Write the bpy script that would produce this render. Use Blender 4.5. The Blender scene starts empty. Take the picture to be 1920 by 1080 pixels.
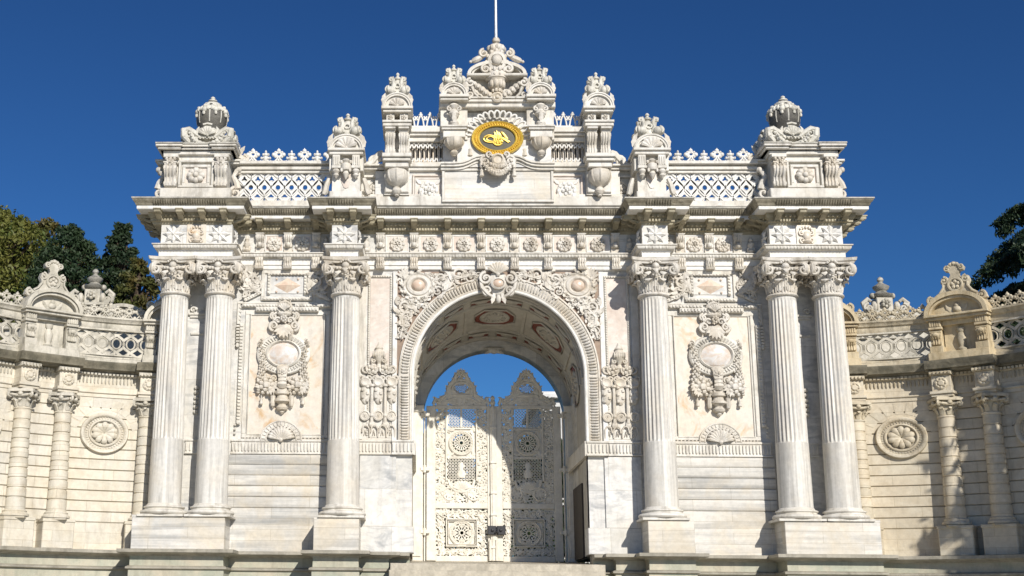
import bpy, math, random
from mathutils import Matrix, Vector
PI=math.pi; sin=math.sin; cos=math.cos
rnd=random.Random(7)
sc=bpy.context.scene
COL=sc.collection

# ---------------------------------------------------------------- camera geometry
YAW,PIT,ROL=[math.radians(a) for a in (-1.65178,14.208517,0.549434)]
CAMP=Vector((-1.9027,-31.25,1.6)); FPX=2400.0; PPX=728.668
_F=Vector((sin(YAW)*cos(PIT),cos(YAW)*cos(PIT),sin(PIT))); _r=Vector((cos(YAW),-sin(YAW),0)); _u=_r.cross(_F)
_R=cos(ROL)*_r+sin(ROL)*_u; _U=-sin(ROL)*_r+cos(ROL)*_u
def at(x,y,Y):
    """survey helper: photo point (1920 scale) on the vertical plane Y -> (X, Z) in metres"""
    d=_F+_R*((x-PPX)/FPX)+_U*((540-y)/FPX)
    t=(Y-CAMP.y)/d.y; p=CAMP+d*t; return p.x,p.z
def A(x,y,Y):                       # left half of the gate, as a positive distance from its axis
    X,Z=at(x,y,Y); return -X-0.04,Z-0.01
def c1(u,v,Y): return A(240+u/4,160+v/4,Y)
def c2(u,v,Y): return A(680+u/3,60+v/3,Y)
def c4(u,v,Y): return A(260+u/3.84,380+v/3.84,Y)
def c5(u,v,Y): return A(660+u/3.556,380+v/3.556,Y)
def c7(u,v,Y): return A(430+u/3.6,560+v/3.6,Y)

# ---------------------------------------------------------------- mesh builder
class MB:
    def __init__(s,M=None):
        s.v=[];s.f=[];s.M=M or Matrix(); s.map=None
    def add(s,vs,fs):
        b=len(s.v); M=s.M; mp=s.map
        for p in vs:
            q=M@Vector(p)
            if mp: q=mp(q)
            s.v.append((q[0],q[1],q[2]))
        if M.determinant()<0: s.f+= [tuple(b+i for i in reversed(f)) for f in fs]
        else: s.f+= [tuple(b+i for i in f) for f in fs]
        return s
    def box(s,x0,x1,y0,y1,z0,z1):
        if x0>x1:x0,x1=x1,x0
        if y0>y1:y0,y1=y1,y0
        if z0>z1:z0,z1=z1,z0
        return s.add([(x0,y0,z0),(x1,y0,z0),(x1,y1,z0),(x0,y1,z0),(x0,y0,z1),(x1,y0,z1),(x1,y1,z1),(x0,y1,z1)],
            [(0,3,2,1),(4,5,6,7),(0,1,5,4),(1,2,6,5),(2,3,7,6),(3,0,4,7)])
    def cbox(s,x0,x1,y0,y1,z0,z1,b=.015):
        """box with chamfered front edges (front is -y)"""
        if x0>x1:x0,x1=x1,x0
        if z0>z1:z0,z1=z1,z0
        s.add([(x0,y1,z0),(x1,y1,z0),(x1,y1,z1),(x0,y1,z1),(x0,y0+b,z0),(x1,y0+b,z0),(x1,y0+b,z1),(x0,y0+b,z1),
               (x0+b,y0,z0+b),(x1-b,y0,z0+b),(x1-b,y0,z1-b),(x0+b,y0,z1-b)],
              [(8,9,10,11),(0,1,5,4),(1,2,6,5),(2,3,7,6),(3,0,4,7),(4,5,9,8),(5,6,10,9),(6,7,11,10),(7,4,8,11),(0,3,2,1)])
        return s
    def prism(s,poly,y0,y1):
        n=len(poly)
        vs=[(x,y0,z) for x,z in poly]+[(x,y1,z) for x,z in poly]
        fs=[tuple(range(n)),tuple(range(2*n-1,n-1,-1))]+[(i,n+i,n+(i+1)%n,(i+1)%n) for i in range(n)]
        return s.add(vs,fs)
    def xprism(s,poly,x0,x1):       # poly in (y,z), extruded along x
        n=len(poly)
        vs=[(x0,y,z) for y,z in poly]+[(x1,y,z) for y,z in poly]
        fs=[tuple(range(n)),tuple(range(2*n-1,n-1,-1))]+[(i,n+i,n+(i+1)%n,(i+1)%n) for i in range(n)]
        return s.add(vs,fs)
    def lathe(s,prof,cx,cy,n=24,cap=True,ax=1,ay=1,wob=None):
        vs=[];fs=[]
        for r,z in prof:
            for i in range(n):
                a=2*PI*i/n; rr=r*(wob(a,z) if wob else 1)
                vs.append((cx+rr*ax*cos(a),cy+rr*ay*sin(a),z))
        m=len(prof)
        for j in range(m-1):
            for i in range(n):
                k=(i+1)%n; fs.append((j*n+i,j*n+k,(j+1)*n+k,(j+1)*n+i))
        if cap: fs.append(tuple(reversed(range(n)))); fs.append(tuple(range((m-1)*n,m*n)))
        return s.add(vs,fs)
    def disc(s,prof,cx,cz,y0,n=32,ax=1,az=1,a0=0,a1=2*PI,cap=True):
        """turned relief facing -y: prof = [(radius, height above y0)] from outside to centre"""
        full=abs(a1-a0-2*PI)<1e-6; N=n if full else n+1
        vs=[];fs=[]
        for r,h in prof:
            for i in range(N):
                a=a0+(a1-a0)*i/n
                vs.append((cx+r*ax*cos(a),y0-h,cz+r*az*sin(a)))
        for j in range(len(prof)-1):
            for i in range(n):
                k=(i+1)%N; fs.append((j*N+i,j*N+k,(j+1)*N+k,(j+1)*N+i))
        if cap and full: fs.append(tuple(range((len(prof)-1)*N,len(prof)*N)))
        return s.add(vs,fs)
    def ell(s,x,y,z,rx,ry,rz,n=8,m=5):
        vs=[(x,y,z-rz)];fs=[]
        for j in range(1,m):
            t=-PI/2+PI*j/m
            for i in range(n):
                a=2*PI*i/n; vs.append((x+rx*cos(t)*cos(a),y+ry*cos(t)*sin(a),z+rz*sin(t)))
        vs.append((x,y,z+rz)); L=len(vs)-1
        for i in range(n): fs.append((0,1+(i+1)%n,1+i)); fs.append((L,L-n+i,L-n+(i+1)%n))
        for j in range(m-2):
            for i in range(n):
                a=1+j*n; k=(i+1)%n; fs.append((a+i,a+k,a+n+k,a+n+i))
        return s.add(vs,fs)
    def tube(s,pts,rad,side=None,n=6,flat=1.0,close=False):
        """tube along pts; rad number or list (half width along side), flat = thickness ratio"""
        m=len(pts); P=[Vector(p) for p in pts]
        if not isinstance(rad,(list,tuple)): rad=[rad]*m
        vs=[];fs=[]
        for i in range(m):
            if close: t=P[(i+1)%m]-P[i-1]
            else: t=P[min(i+1,m-1)]-P[max(i-1,0)]
            if t.length<1e-9: t=Vector((0,0,1))
            t.normalize()
            S=Vector(side) if side is not None else Vector((0,1,0))
            S=S-t*S.dot(t)
            if S.length<1e-4: S=t.orthogonal()
            S.normalize(); N=t.cross(S)
            for k in range(n):
                a=2*PI*(k+.5)/n
                q=P[i]+S*(rad[i]*cos(a))+N*(rad[i]*flat*sin(a)); vs.append(q[:])
        for i in range(m if close else m-1):
            j=(i+1)%m
            for k in range(n):
                l=(k+1)%n; fs.append((i*n+k,i*n+l,j*n+l,j*n+k))
        if not close: fs.append(tuple(reversed(range(n)))); fs.append(tuple(range((m-1)*n,m*n)))
        return s.add(vs,fs)
    def sweep(s,prof,path,closed=False):
        """moulding: prof [(out,z)] closed polygon swept along a plan path, mitred"""
        P=[Vector((x,y)) for x,y in path]; m=len(P); k=len(prof); vs=[];fs=[]
        for i in range(m):
            ns=[]
            if i>0 or closed: d=(P[i]-P[i-1]).normalized(); ns.append(Vector((d.y,-d.x)))
            if i<m-1 or closed: d=(P[(i+1)%m]-P[i]).normalized(); ns.append(Vector((d.y,-d.x)))
            if len(ns)==2:
                b=ns[0]+ns[1]
                mt=b/max(.2,(1+ns[0].dot(ns[1])))
            else: mt=ns[0]
            for o,z in prof:
                q=P[i]+mt*o; vs.append((q.x,q.y,z))
        for i in range(m if closed else m-1):
            j=(i+1)%m
            for a in range(k):
                b=(a+1)%k; fs.append((i*k+a,j*k+a,j*k+b,i*k+b))
        if not closed: fs.append(tuple(range(k))); fs.append(tuple(reversed(range((m-1)*k,m*k))))
        return s.add(vs,fs)
    def build(s,name,mat,parent=None,angle=38,origin=None):
        me=bpy.data.meshes.new(name); me.from_pydata(s.v,[],s.f); me.update()
        if angle: 
            me.polygons.foreach_set('use_smooth',[True]*len(me.polygons))
            try: me.set_sharp_from_angle(angle=math.radians(angle))
            except Exception: pass
        o=bpy.data.objects.new(name,me); COL.objects.link(o)
        if mat: me.materials.append(mat)
        if parent:
            o.parent=parent
            w=Vector((0,0,0)); p=parent
            while p: w+=p.location; p=p.parent
            o.location=-w if origin is None else Vector(origin)
        elif origin is not None: o.location=origin
        return o
def mir(): return Matrix.Scale(-1,4,(1,0,0))
def empty(name,loc,parent=None):
    o=bpy.data.objects.new(name,None); COL.objects.link(o); o.location=loc; o.empty_display_size=.3
    if parent: o.parent=parent
    return o
def tag(o,label=None,cat=None,group=None,kind=None):
    if label:o['label']=label
    if cat:o['category']=cat
    if group:o['group']=group
    if kind:o['kind']=kind
    return o
def both(name,mat,parent,fn,label=None,**k):
    """the same part on the right and, mirrored, on the left"""
    out=[]
    for s in (1,-1):
        mb=MB(None if s==1 else mir()); fn(mb); out.append(mb.build(name,mat,parent,**k))
    return out

# ---------------------------------------------------------------- materials
def mk(name):
    m=bpy.data.materials.new(name); m.use_nodes=True; nt=m.node_tree
    b=nt.nodes['Principled BSDF']; return m,nt,b
def ramp(nt,inp,stops):
    r=nt.nodes.new('ShaderNodeValToRGB'); e=r.color_ramp.elements
    while len(e)<len(stops): e.new(.5)
    for el,(p,c) in zip(e,stops): el.position=p; el.color=(c,c,c,1) if not isinstance(c,tuple) else (*c,1)
    nt.links.new(inp,r.inputs[0]); return r.outputs[0]
def noise(nt,vec,scale,detail=4,rough=.55,dist=0):
    n=nt.nodes.new('ShaderNodeTexNoise'); n.inputs['Scale'].default_value=scale; n.inputs['Detail'].default_value=detail
    n.inputs['Roughness'].default_value=rough; n.inputs['Distortion'].default_value=dist
    if vec: nt.links.new(vec,n.inputs['Vector'])
    return n.outputs['Fac']
def mapping(nt,src,scale,rot=(0,0,0)):
    m=nt.nodes.new('ShaderNodeMapping'); m.inputs['Scale'].default_value=scale; m.inputs['Rotation'].default_value=rot
    nt.links.new(src,m.inputs['Vector']); return m.outputs[0]
def mix(nt,fac,a,b,mode='MIX'):
    m=nt.nodes.new('ShaderNodeMix'); m.data_type='RGBA'; m.blend_type=mode
    for inp,v in ((m.inputs[0],fac),(m.inputs[6],a),(m.inputs[7],b)):
        if isinstance(v,(int,float)): inp.default_value=v
        elif isinstance(v,tuple): inp.default_value=(*v,1)
        else: nt.links.new(v,inp)
    return m.outputs[2]
def coords(nt):
    g=nt.nodes.new('ShaderNodeNewGeometry'); oi=nt.nodes.new('ShaderNodeObjectInfo')
    a=nt.nodes.new('ShaderNodeVectorMath'); a.operation='ADD'
    c=nt.nodes.new('ShaderNodeCombineXYZ'); mu=nt.nodes.new('ShaderNodeMath'); mu.operation='MULTIPLY'; mu.inputs[1].default_value=17.3
    nt.links.new(oi.outputs['Random'],mu.inputs[0])
    for i in range(3): nt.links.new(mu.outputs[0],c.inputs[i])
    nt.links.new(g.outputs['Position'],a.inputs[0]); nt.links.new(c.outputs[0],a.inputs[1])
    return a.outputs[0],g
def stone(name,base,vein,vscale=(1,1,1),vs=1.2,dist=1.5,vpos=(.42,.62),tint=None,grime=.35,gcol=(.16,.13,.09),
          rough=.6,bump=.25,bsc=18,top=0.0,rot=(0,0,0),crust=None,gvs=(1.6,1.6,.35),blocks=None):
    m,nt,b=mk(name); pos,g=coords(nt)
    v=mapping(nt,pos,vscale,rot)
    f=ramp(nt,noise(nt,v,vs,6,.6,dist),[(vpos[0],0),(vpos[1],1)])
    col=mix(nt,f,base,vein)
    if tint:
        f2=ramp(nt,noise(nt,pos,.9,4,.6,.6),[(.45,0),(.7,1)])
        col=mix(nt,f2,col,tint)
    if blocks:          # tone and fine joints changing from block to block
        bw,bh,z0,dv=blocks
        sx=nt.nodes.new('ShaderNodeSeparateXYZ'); nt.links.new(g.outputs['Position'],sx.inputs[0])
        zz=nt.nodes.new('ShaderNodeMath'); zz.operation='SUBTRACT'; zz.inputs[1].default_value=z0; nt.links.new(sx.outputs[2],zz.inputs[0])
        cx_=nt.nodes.new('ShaderNodeCombineXYZ'); nt.links.new(sx.outputs[0],cx_.inputs[0]); nt.links.new(zz.outputs[0],cx_.inputs[1])
        bk=nt.nodes.new('ShaderNodeTexBrick'); bk.inputs['Scale'].default_value=1; bk.inputs['Brick Width'].default_value=bw; bk.inputs['Row Height'].default_value=bh
        bk.inputs['Mortar Size'].default_value=.006; bk.inputs['Mortar Smooth'].default_value=.3; bk.inputs['Color1'].default_value=(1.04,1.03,1.01,1); bk.inputs['Color2'].default_value=(1-dv,1-dv,1-dv*1.1,1); bk.inputs['Mortar'].default_value=(.72,.69,.63,1)
        nt.links.new(cx_.outputs[0],bk.inputs['Vector']); col=mix(nt,1.0,col,bk.outputs['Color'],'MULTIPLY')
    # fine mottling
    f3=ramp(nt,noise(nt,pos,9,5,.7),[(.3,.86),(.7,1.05)])
    col=mix(nt,1.0,col,f3,'MULTIPLY')
    # rain streaks and blotches of grime
    gv=mapping(nt,pos,gvs)
    f4=ramp(nt,noise(nt,gv,2.2,8,.70,.3),[(.50,0),(.72,grime)])
    col=mix(nt,f4,col,gcol)
    if top>0:
        sx=nt.nodes.new('ShaderNodeSeparateXYZ'); nt.links.new(g.outputs['Normal'],sx.inputs[0])
        n2=noise(nt,pos,6,6,.7)
        mu=nt.nodes.new('ShaderNodeMath'); mu.operation='MULTIPLY'; nt.links.new(sx.outputs[2],mu.inputs[0]); nt.links.new(n2,mu.inputs[1])
        f5=ramp(nt,mu.outputs[0],[(.28,0),(.5,top)])
        col=mix(nt,f5,col,(.10,.10,.085))
    if crust:
        f6=ramp(nt,noise(nt,mapping(nt,pos,(1,1,1.5)),5,8,.75),[(crust[0],0),(crust[0]+.16,crust[1])])
        col=mix(nt,f6,col,crust[2])
    nt.links.new(col,b.inputs['Base Color'])
    b.inputs['Roughness'].default_value=rough
    bp=nt.nodes.new('ShaderNodeBump'); bp.inputs['Strength'].default_value=bump; bp.inputs['Distance'].default_value=.02
    nt.links.new(noise(nt,pos,bsc,8,.65),bp.inputs['Height']); nt.links.new(bp.outputs[0],b.inputs['Normal'])
    return m
W=(.72,.70,.655)
M_COLUMN=stone('column marble',(.72,.70,.645),(.47,.455,.42),(2.6,2.6,.12),2.4,.7,(.44,.62),tint=(.66,.61,.52),grime=.25,rough=.45,bump=.10,gvs=(2.5,2.5,.2))
M_WALL=stone('wall marble',(.72,.71,.685),(.43,.44,.445),(.6,.6,1.6),1.8,1.6,(.46,.66),tint=(.66,.635,.57),grime=.28,rough=.5,bump=.10,rot=(0,.5,0),blocks=(1.35,.92,3.66,.10))
M_COURSE=stone('streaked marble',(.72,.70,.655),(.47,.465,.445),(.16,.4,3.6),1.8,.6,(.42,.62),tint=(.66,.59,.47),grime=.18,rough=.55,bump=.10,gvs=(.5,.5,2),blocks=(1.9,.2735,3.56,.10))
M_MOULD=stone('moulded stone',(.72,.695,.635),(.55,.52,.45),(1,1,1),1.5,1,(.45,.7),tint=(.645,.60,.51),grime=.6,bump=.25)
M_CARVE=stone('carved stone',(.70,.665,.60),(.50,.465,.39),(1,1,1),3,.5,(.45,.72),tint=(.60,.53,.42),grime=.62,gcol=(.17,.135,.09),bump=.5,bsc=30)
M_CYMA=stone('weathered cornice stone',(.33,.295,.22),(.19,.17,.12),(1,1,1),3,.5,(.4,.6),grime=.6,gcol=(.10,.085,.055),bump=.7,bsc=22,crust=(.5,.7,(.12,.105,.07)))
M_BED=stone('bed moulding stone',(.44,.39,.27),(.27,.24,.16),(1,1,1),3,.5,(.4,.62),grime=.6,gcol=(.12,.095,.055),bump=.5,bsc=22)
M_FASCIA=stone('cornice fascia marble',(.76,.745,.705),(.6,.58,.52),(1,1,1),2,1,(.5,.75),grime=.2,bump=.1)
M_URN=stone('lichened stone',(.55,.52,.45),(.30,.29,.25),(1,1,1),3,.6,(.4,.65),grime=.6,gcol=(.09,.085,.07),top=.75,bump=.6,bsc=26,crust=(.52,.55,(.13,.125,.10)))
M_URNCARVE=stone('greyed carved stone',(.67,.645,.565),(.46,.44,.37),(1,1,1),3,.6,(.48,.7),grime=.6,gcol=(.14,.12,.09),top=.12,bump=.6,bsc=26)
M_DARKURN=stone('blackened stone',(.15,.14,.115),(.075,.07,.06),(1,1,1),3,.6,(.35,.6),grime=.6,gcol=(.07,.068,.06),top=.5,bump=.6,bsc=26)
M_PINK=stone('pink marble',(.63,.545,.465),(.70,.65,.585),(1,1,1.4),2.2,2.5,(.35,.62),tint=(.58,.47,.39),grime=.12,rough=.4,bump=.08)
M_ALAB=stone('honey marble panel',(.69,.62,.515),(.60,.42,.24),(1,1,.7),1.3,2.4,(.52,.66),tint=(.71,.67,.60),grime=.18,rough=.4,bump=.08)
M_BOSS=stone('rosy marble boss',(.63,.48,.37),(.70,.60,.49),(1,1,1),3,2,(.4,.6),grime=.1,rough=.3,bump=.06)
M_OVAL=stone('pale breccia marble',(.66,.56,.47),(.72,.70,.67),(1,1,1),2.4,2.4,(.40,.58),grime=.1,rough=.22,bump=.05)
M_LIMEL=stone('cream limestone',(.68,.63,.52),(.60,.53,.41),(1,1,1.5),1.6,.8,(.45,.7),tint=(.68,.65,.58),grime=.40,gcol=(.26,.21,.14),bump=.3,bsc=14,blocks=(1.15,.262,3.72,.12))
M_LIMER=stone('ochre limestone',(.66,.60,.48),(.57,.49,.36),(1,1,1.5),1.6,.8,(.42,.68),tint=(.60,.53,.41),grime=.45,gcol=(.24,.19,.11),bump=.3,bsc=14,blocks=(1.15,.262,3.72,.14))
M_LIMETOPL=stone('rain-worn limestone',(.62,.58,.49),(.44,.41,.33),(1,1,1),2.5,.8,(.42,.66),grime=.75,gcol=(.10,.095,.07),top=.7,bump=.5,bsc=20)
M_LIMETOPR=stone('rain-worn ochre limestone',(.62,.55,.41),(.46,.39,.27),(1,1,1),2.5,.8,(.42,.66),grime=.75,gcol=(.10,.09,.06),top=.7,bump=.5,bsc=20)
M_CORNW=stone('blackened and shaded limestone',(.25,.225,.165),(.13,.12,.085),(1,1,1),3,.5,(.4,.6),grime=.7,gcol=(.06,.055,.04),bump=.6,bsc=20)  # weathered tone, darkened further to paint in the underside's shade
M_BASE=stone('grey green base stone',(.42,.41,.32),(.33,.35,.27),(.5,1,2),1.4,.8,(.4,.65),tint=(.50,.44,.33),grime=.5,gcol=(.17,.16,.11),bump=.3,bsc=12)
M_LEDGE=stone('ledge stone',(.40,.37,.30),(.28,.26,.21),(1,1,2),2.2,.6,(.4,.65),grime=.6,gcol=(.13,.115,.085),bump=.4,bsc=14)
M_GROUND=stone('pale granite paving',(.46,.43,.36),(.38,.35,.29),(1,1,1),3,.4,(.4,.6),grime=.35,bump=.4,bsc=20)
M_STEP=stone('step stone',(.54,.49,.39),(.42,.38,.30),(1,1,1),5,.4,(.4,.6),grime=.4,bump=.5,bsc=25)
M_SPAN=stone('brown sunk field',(.26,.18,.13),(.33,.24,.17),(1,1,1),3,1,(.4,.6),grime=.2,bump=.1)
M_VAULT=stone('vault plaster',(.55,.52,.455),(.47,.44,.375),(1,1,1),1.5,.8,(.4,.6),grime=.2,gcol=(.3,.25,.17),bump=.08)
M_MAROON=stone('maroon painted field',(.17,.035,.02),(.22,.06,.035),(1,1,1),4,.6,(.4,.6),grime=.1,bump=.05)
M_SLATE=stone('dark olive sunk field',(.055,.05,.025),(.08,.07,.035),(1,1,1),5,.6,(.4,.6),grime=.1,rough=.35,bump=.05)
M_IRON=stone('cream painted iron',(.78,.745,.66),(.70,.655,.55),(1,1,1),3,.5,(.45,.7),grime=.25,gcol=(.30,.23,.14),rough=.5,bump=.12,bsc=40)
M_PLASTER=stone('white render',(.72,.72,.70),(.65,.65,.63),(1,1,1),2,.5,(.4,.6),grime=.1,bump=.05)
M_OCHRE=stone('ochre stained stone',(.64,.54,.36),(.54,.43,.26),(1,1,1),2.2,.8,(.42,.66),grime=.6,gcol=(.13,.10,.05),top=.5,bump=.4,bsc=18)
def plain(name,c,rough=.5,metal=0):
    m,nt,b=mk(name); pos,g=coords(nt)
    nt.links.new(mix(nt,ramp(nt,noise(nt,pos,12,5,.6),[(.35,0),(.65,1)]),c,tuple(x*.72 for x in c)),b.inputs['Base Color'])
    b.inputs['Roughness'].default_value=rough; b.inputs['Metallic'].default_value=metal; return m
M_GOLD=plain('gilding',(.90,.62,.10),.40,.35)
M_LOCK=plain('black iron',(.03,.03,.035),.5)
M_POLE=plain('grey painted steel',(.62,.66,.70),.4,.3)
M_BARK=plain('bark',(.10,.07,.045),.9)
M_DARK=plain('recess shade',(.06,.048,.038),.7)  # colour stands in for the shade inside the passage recess
M_GLASS=plain('window glass',(.08,.10,.12),.15)
def leafmat(name,a,b_,c_,sc_=1.1):
    m,nt,b=mk(name); pos,g=coords(nt)
    f=ramp(nt,noise(nt,pos,sc_,3,.6),[(.38,0),(.62,1)]); col=mix(nt,f,a,b_)
    wn=nt.nodes.new('ShaderNodeTexWhiteNoise'); 
    sn=nt.nodes.new('ShaderNodeVectorMath'); sn.operation='SNAP'; sn.inputs[1].default_value=(.35,.35,.35)
    nt.links.new(pos,sn.inputs[0]); nt.links.new(sn.outputs[0],wn.inputs['Vector'])
    f2=ramp(nt,wn.outputs['Value'],[(.6,0),(1,1)]); col=mix(nt,f2,col,c_)
    nt.links.new(col,b.inputs['Base Color']); b.inputs['Roughness'].default_value=.6
    tr=nt.nodes.new('ShaderNodeBsdfTranslucent'); nt.links.new(col,tr.inputs[0])
    ms=nt.nodes.new('ShaderNodeMixShader'); ms.inputs[0].default_value=.25
    nt.links.new(b.outputs[0],ms.inputs[1]); nt.links.new(tr.outputs[0],ms.inputs[2])
    nt.links.new(ms.outputs[0],nt.nodes['Material Output'].inputs[0]); return m
M_LF_AUT=leafmat('autumn plane leaves',(.085,.12,.020),(.16,.155,.028),(.20,.20,.045))
M_LF_DARK=leafmat('dark pine needles',(.022,.048,.018),(.035,.062,.022),(.05,.08,.03))
M_LF_CYP=leafmat('cypress leaves',(.018,.038,.016),(.030,.055,.020),(.045,.07,.025))
M_LF_RUST=leafmat('rusty leaves',(.07,.085,.02),(.13,.10,.025),(.11,.12,.03))
M_LF_CEDAR=leafmat('cedar needles',(.022,.045,.022),(.035,.065,.03),(.06,.09,.035))
M_GRASS=leafmat('lawn blades',(.05,.09,.02),(.07,.10,.025),(.06,.10,.03))

# ---------------------------------------------------------------- ornament vocabulary (front is -y)
def scroll(mb,x,y,z,r,turns=1.4,a0=0,dr=1,th=None,bulge=.5,n=6,eye=True,N=None):
    """volute: a tapering band winding in to an eye"""
    th=th or r*.2; N=N or int(11*turns)+3; pts=[];rad=[]
    for i in range(N+1):
        t=i/N; a=a0+dr*2*PI*turns*t; rr=r*(1-.82*t)
        pts.append((x+rr*cos(a),y-bulge*th*t,z+rr*sin(a))); rad.append(th*(1-.5*t))
    mb.tube(pts,rad,(0,1,0),n)
    if eye: mb.ell(x,y-th*.4,z,r*.24,th*1.2,r*.24,7,4)
def leafpath(mb,pts,w,lob=5,side=(1,0,0),flat=.3,n=6):
    """lobed leaf along pts"""
    m=len(pts); rad=[]
    for i in range(m):
        t=i/(m-1); rad.append(w*(sin(PI*min(1,t*.92+.1))**.7)*(1-.28*abs(sin(PI*lob*t)))+.004)
    mb.tube(pts,rad,side,n,flat)
def leaf(mb,x,y,z,L,w,a,curl=.5,depth=.04,seg=9):
    """flat relief leaf pointing along angle a in the xz plane, tip curling forward"""
    pts=[];s=(-sin(a),0,cos(a))
    for i in range(seg+1):
        t=i/seg; b=a+curl*t
        pts.append((x+L*t*cos(b),y-depth*(.3+.9*t*t),z+L*t*sin(b)))
    leafpath(mb,pts,w,3,s,.35)
def flower(mb,x,y,z,r,n=6,d=None,az=1):
    d=d or r*.5
    for k in range(n):
        a=2*PI*(k+.5)/n
        mb.ell(x+.6*r*cos(a),y-d*.3,z+.6*r*az*sin(a),r*.38,d*.6,r*.38*az,6,4)
    mb.ell(x,y-d*.6,z,r*.32,d*.7,r*.32*az,7,4)
def fan(mb,x,y,z,r,a0,a1,n,w=.5,d=.05,rin=.15,az=1):
    """scallop shell: ribs fanning out of a hinge"""
    for k in range(n):
        a=a0+(a1-a0)*(k+.5)/n; ww=r*(a1-a0)/n*w
        pts=[(x+r*t*cos(a),y-d*(.4+.9*sin(PI*min(1,t)*.75)),z+r*t*az*sin(a)) for t in (rin,.45,.7,.88,1.0)]
        mb.tube(pts,[ww*.25,ww*.6,ww*.85,ww,ww*.45],(-sin(a),0,cos(a)),6,.7)
    mb.ell(x,y-d*.5,z,r*rin*1.2,d,r*rin*1.2,8,4)
def swag(mb,x0,z0,x1,z1,drop,y,r,n=11,seed=1):
    q=random.Random(seed)
    for i in range(n+1):
        t=i/n; s_=4*t*(1-t); x=x0+(x1-x0)*t; z=z0+(z1-z0)*t-drop*s_; rr=r*(.6+.6*s_)
        mb.ell(x,y-rr*.5,z,rr*.75,rr*.8,rr*.75,7,4)
        for k in range(3):
            a=q.random()*6.28; mb.ell(x+rr*.6*cos(a),y-rr*.9,z+rr*.6*sin(a),rr*.35,rr*.35,rr*.35,5,3)
def beads(mb,x0,z0,x1,z1,y,r,step,long=1.0,d=None):
    L=math.hypot(x1-x0,z1-z0); n=max(1,int(round(L/step))); d=d or r
    ux,uz=(x1-x0)/L,(z1-z0)/L
    for i in range(n):
        t=(i+.5)/n; x=x0+(x1-x0)*t; z=z0+(z1-z0)*t
        if long==1.0 or abs(ux)>.5: mb.ell(x,y,z,r*(long if abs(ux)>.5 else 1),d,r,6,3)
        else: mb.ell(x,y,z,r,d,r*long,6,3)
def dent(mb,x0,z0,x1,z1,y0,y1,w,step,h):
    """row of little blocks between two points, w across and h along"""
    L=math.hypot(x1-x0,z1-z0); n=max(1,int(round(L/step))); hor=abs(x1-x0)>abs(z1-z0)
    for i in range(n):
        t=(i+.5)/n; x=x0+(x1-x0)*t; z=z0+(z1-z0)*t
        if hor: mb.cbox(x-h/2,x+h/2,y0,y1,z-w/2,z+w/2,min(h,w)*.22)
        else: mb.cbox(x-w/2,x+w/2,y0,y1,z-h/2,z+h/2,min(h,w)*.22)
def frame(mb,x0,x1,z0,z1,w,y0,y1,b=.012):
    if x0>x1:x0,x1=x1,x0
    if z0>z1:z0,z1=z1,z0
    mb.cbox(x0,x1,y0,y1,z1-w,z1,b); mb.cbox(x0,x1,y0,y1,z0,z0+w,b)
    mb.cbox(x0,x0+w,y0+.001,y1,z0+w,z1-w,b); mb.cbox(x1-w,x1,y0+.001,y1,z0+w,z1-w,b)
def ringtube(mb,x,y,z,rx,rz,th,n=36,k=6,d=None):
    pts=[(x+rx*cos(2*PI*i/n),y,z+rz*sin(2*PI*i/n)) for i in range(n)]
    mb.tube(pts,th,(0,1,0),k,1.0,True)
def star8(mb,x,y,z,r,d=.08):
    vs=[(x,y-d*.55,z)];n=8
    for k in range(n*2):
        a=PI*k/n+PI/2; 
        if k%2==0: vs.append((x+r*cos(a),y-.015,z+r*sin(a)))
        else: vs.append((x+r*.56*cos(a),y-.03,z+r*.56*sin(a)))
    for k in range(n):                  # ridge points
        a=2*PI*k/n+PI/2; vs.append((x+r*.62*cos(a),y-d*.8,z+r*.62*sin(a)))
    fs=[]
    for k in range(n):
        o=1+2*k; i1=1+(2*k+1)%(2*n); i0=1+(2*k-1)%(2*n); rd=1+2*n+k
        fs+=[(o,rd,i1),(rd,o,i0),(rd,i0,0),(i1,rd,0)]
    mb.add(vs,fs); mb.ell(x,y-d*.5,z,r*.14,d*.5,r*.14,8,4)
def tassel(mb,x,y,z,h,r):
    mb.tube([(x,y-.02,z+h),(x,y-.03,z+h*.5)],r*.25,None,5)
    mb.lathe([(r*.3,z+h*.5),(r*.75,z+h*.42),(r*.6,z+h*.34),(r*.95,z+.02),(r*.6,z)],x,y-.03,8)
def pendant(mb,x,y,z,r,h):
    """bulb-shaped drop with a ball under it; z is the top"""
    wob=lambda a,zz:1+.09*abs(cos(4*a))
    mb.lathe([(r*.72,z),(r*.98,z-h*.06),(r*1.02,z-h*.2),(r*.95,z-h*.36),(r*.68,z-h*.52),(r*.34,z-h*.6),(r*.24,z-h*.64)],x,y,20,True,wob=wob)
    mb.lathe([(r*.2,z-h*.62),(r*.36,z-h*.68),(r*.46,z-h*.78),(r*.36,z-h*.88),(r*.2,z-h*.93),(r*.22,z-h*.96),(r*.05,z-h)],x,y,12)
    for k in range(8):
        a=2*PI*k/8
        pts=[(x+r*q*cos(a),y+r*q*sin(a),z-h*t) for t,q in ((.03,.9),(.12,1.06),(.24,1.08),(.36,1.0),(.48,.78),(.56,.5))]
        mb.tube(pts,[r*.05,r*.09,r*.1,r*.09,r*.07,r*.03],None,5)
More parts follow.
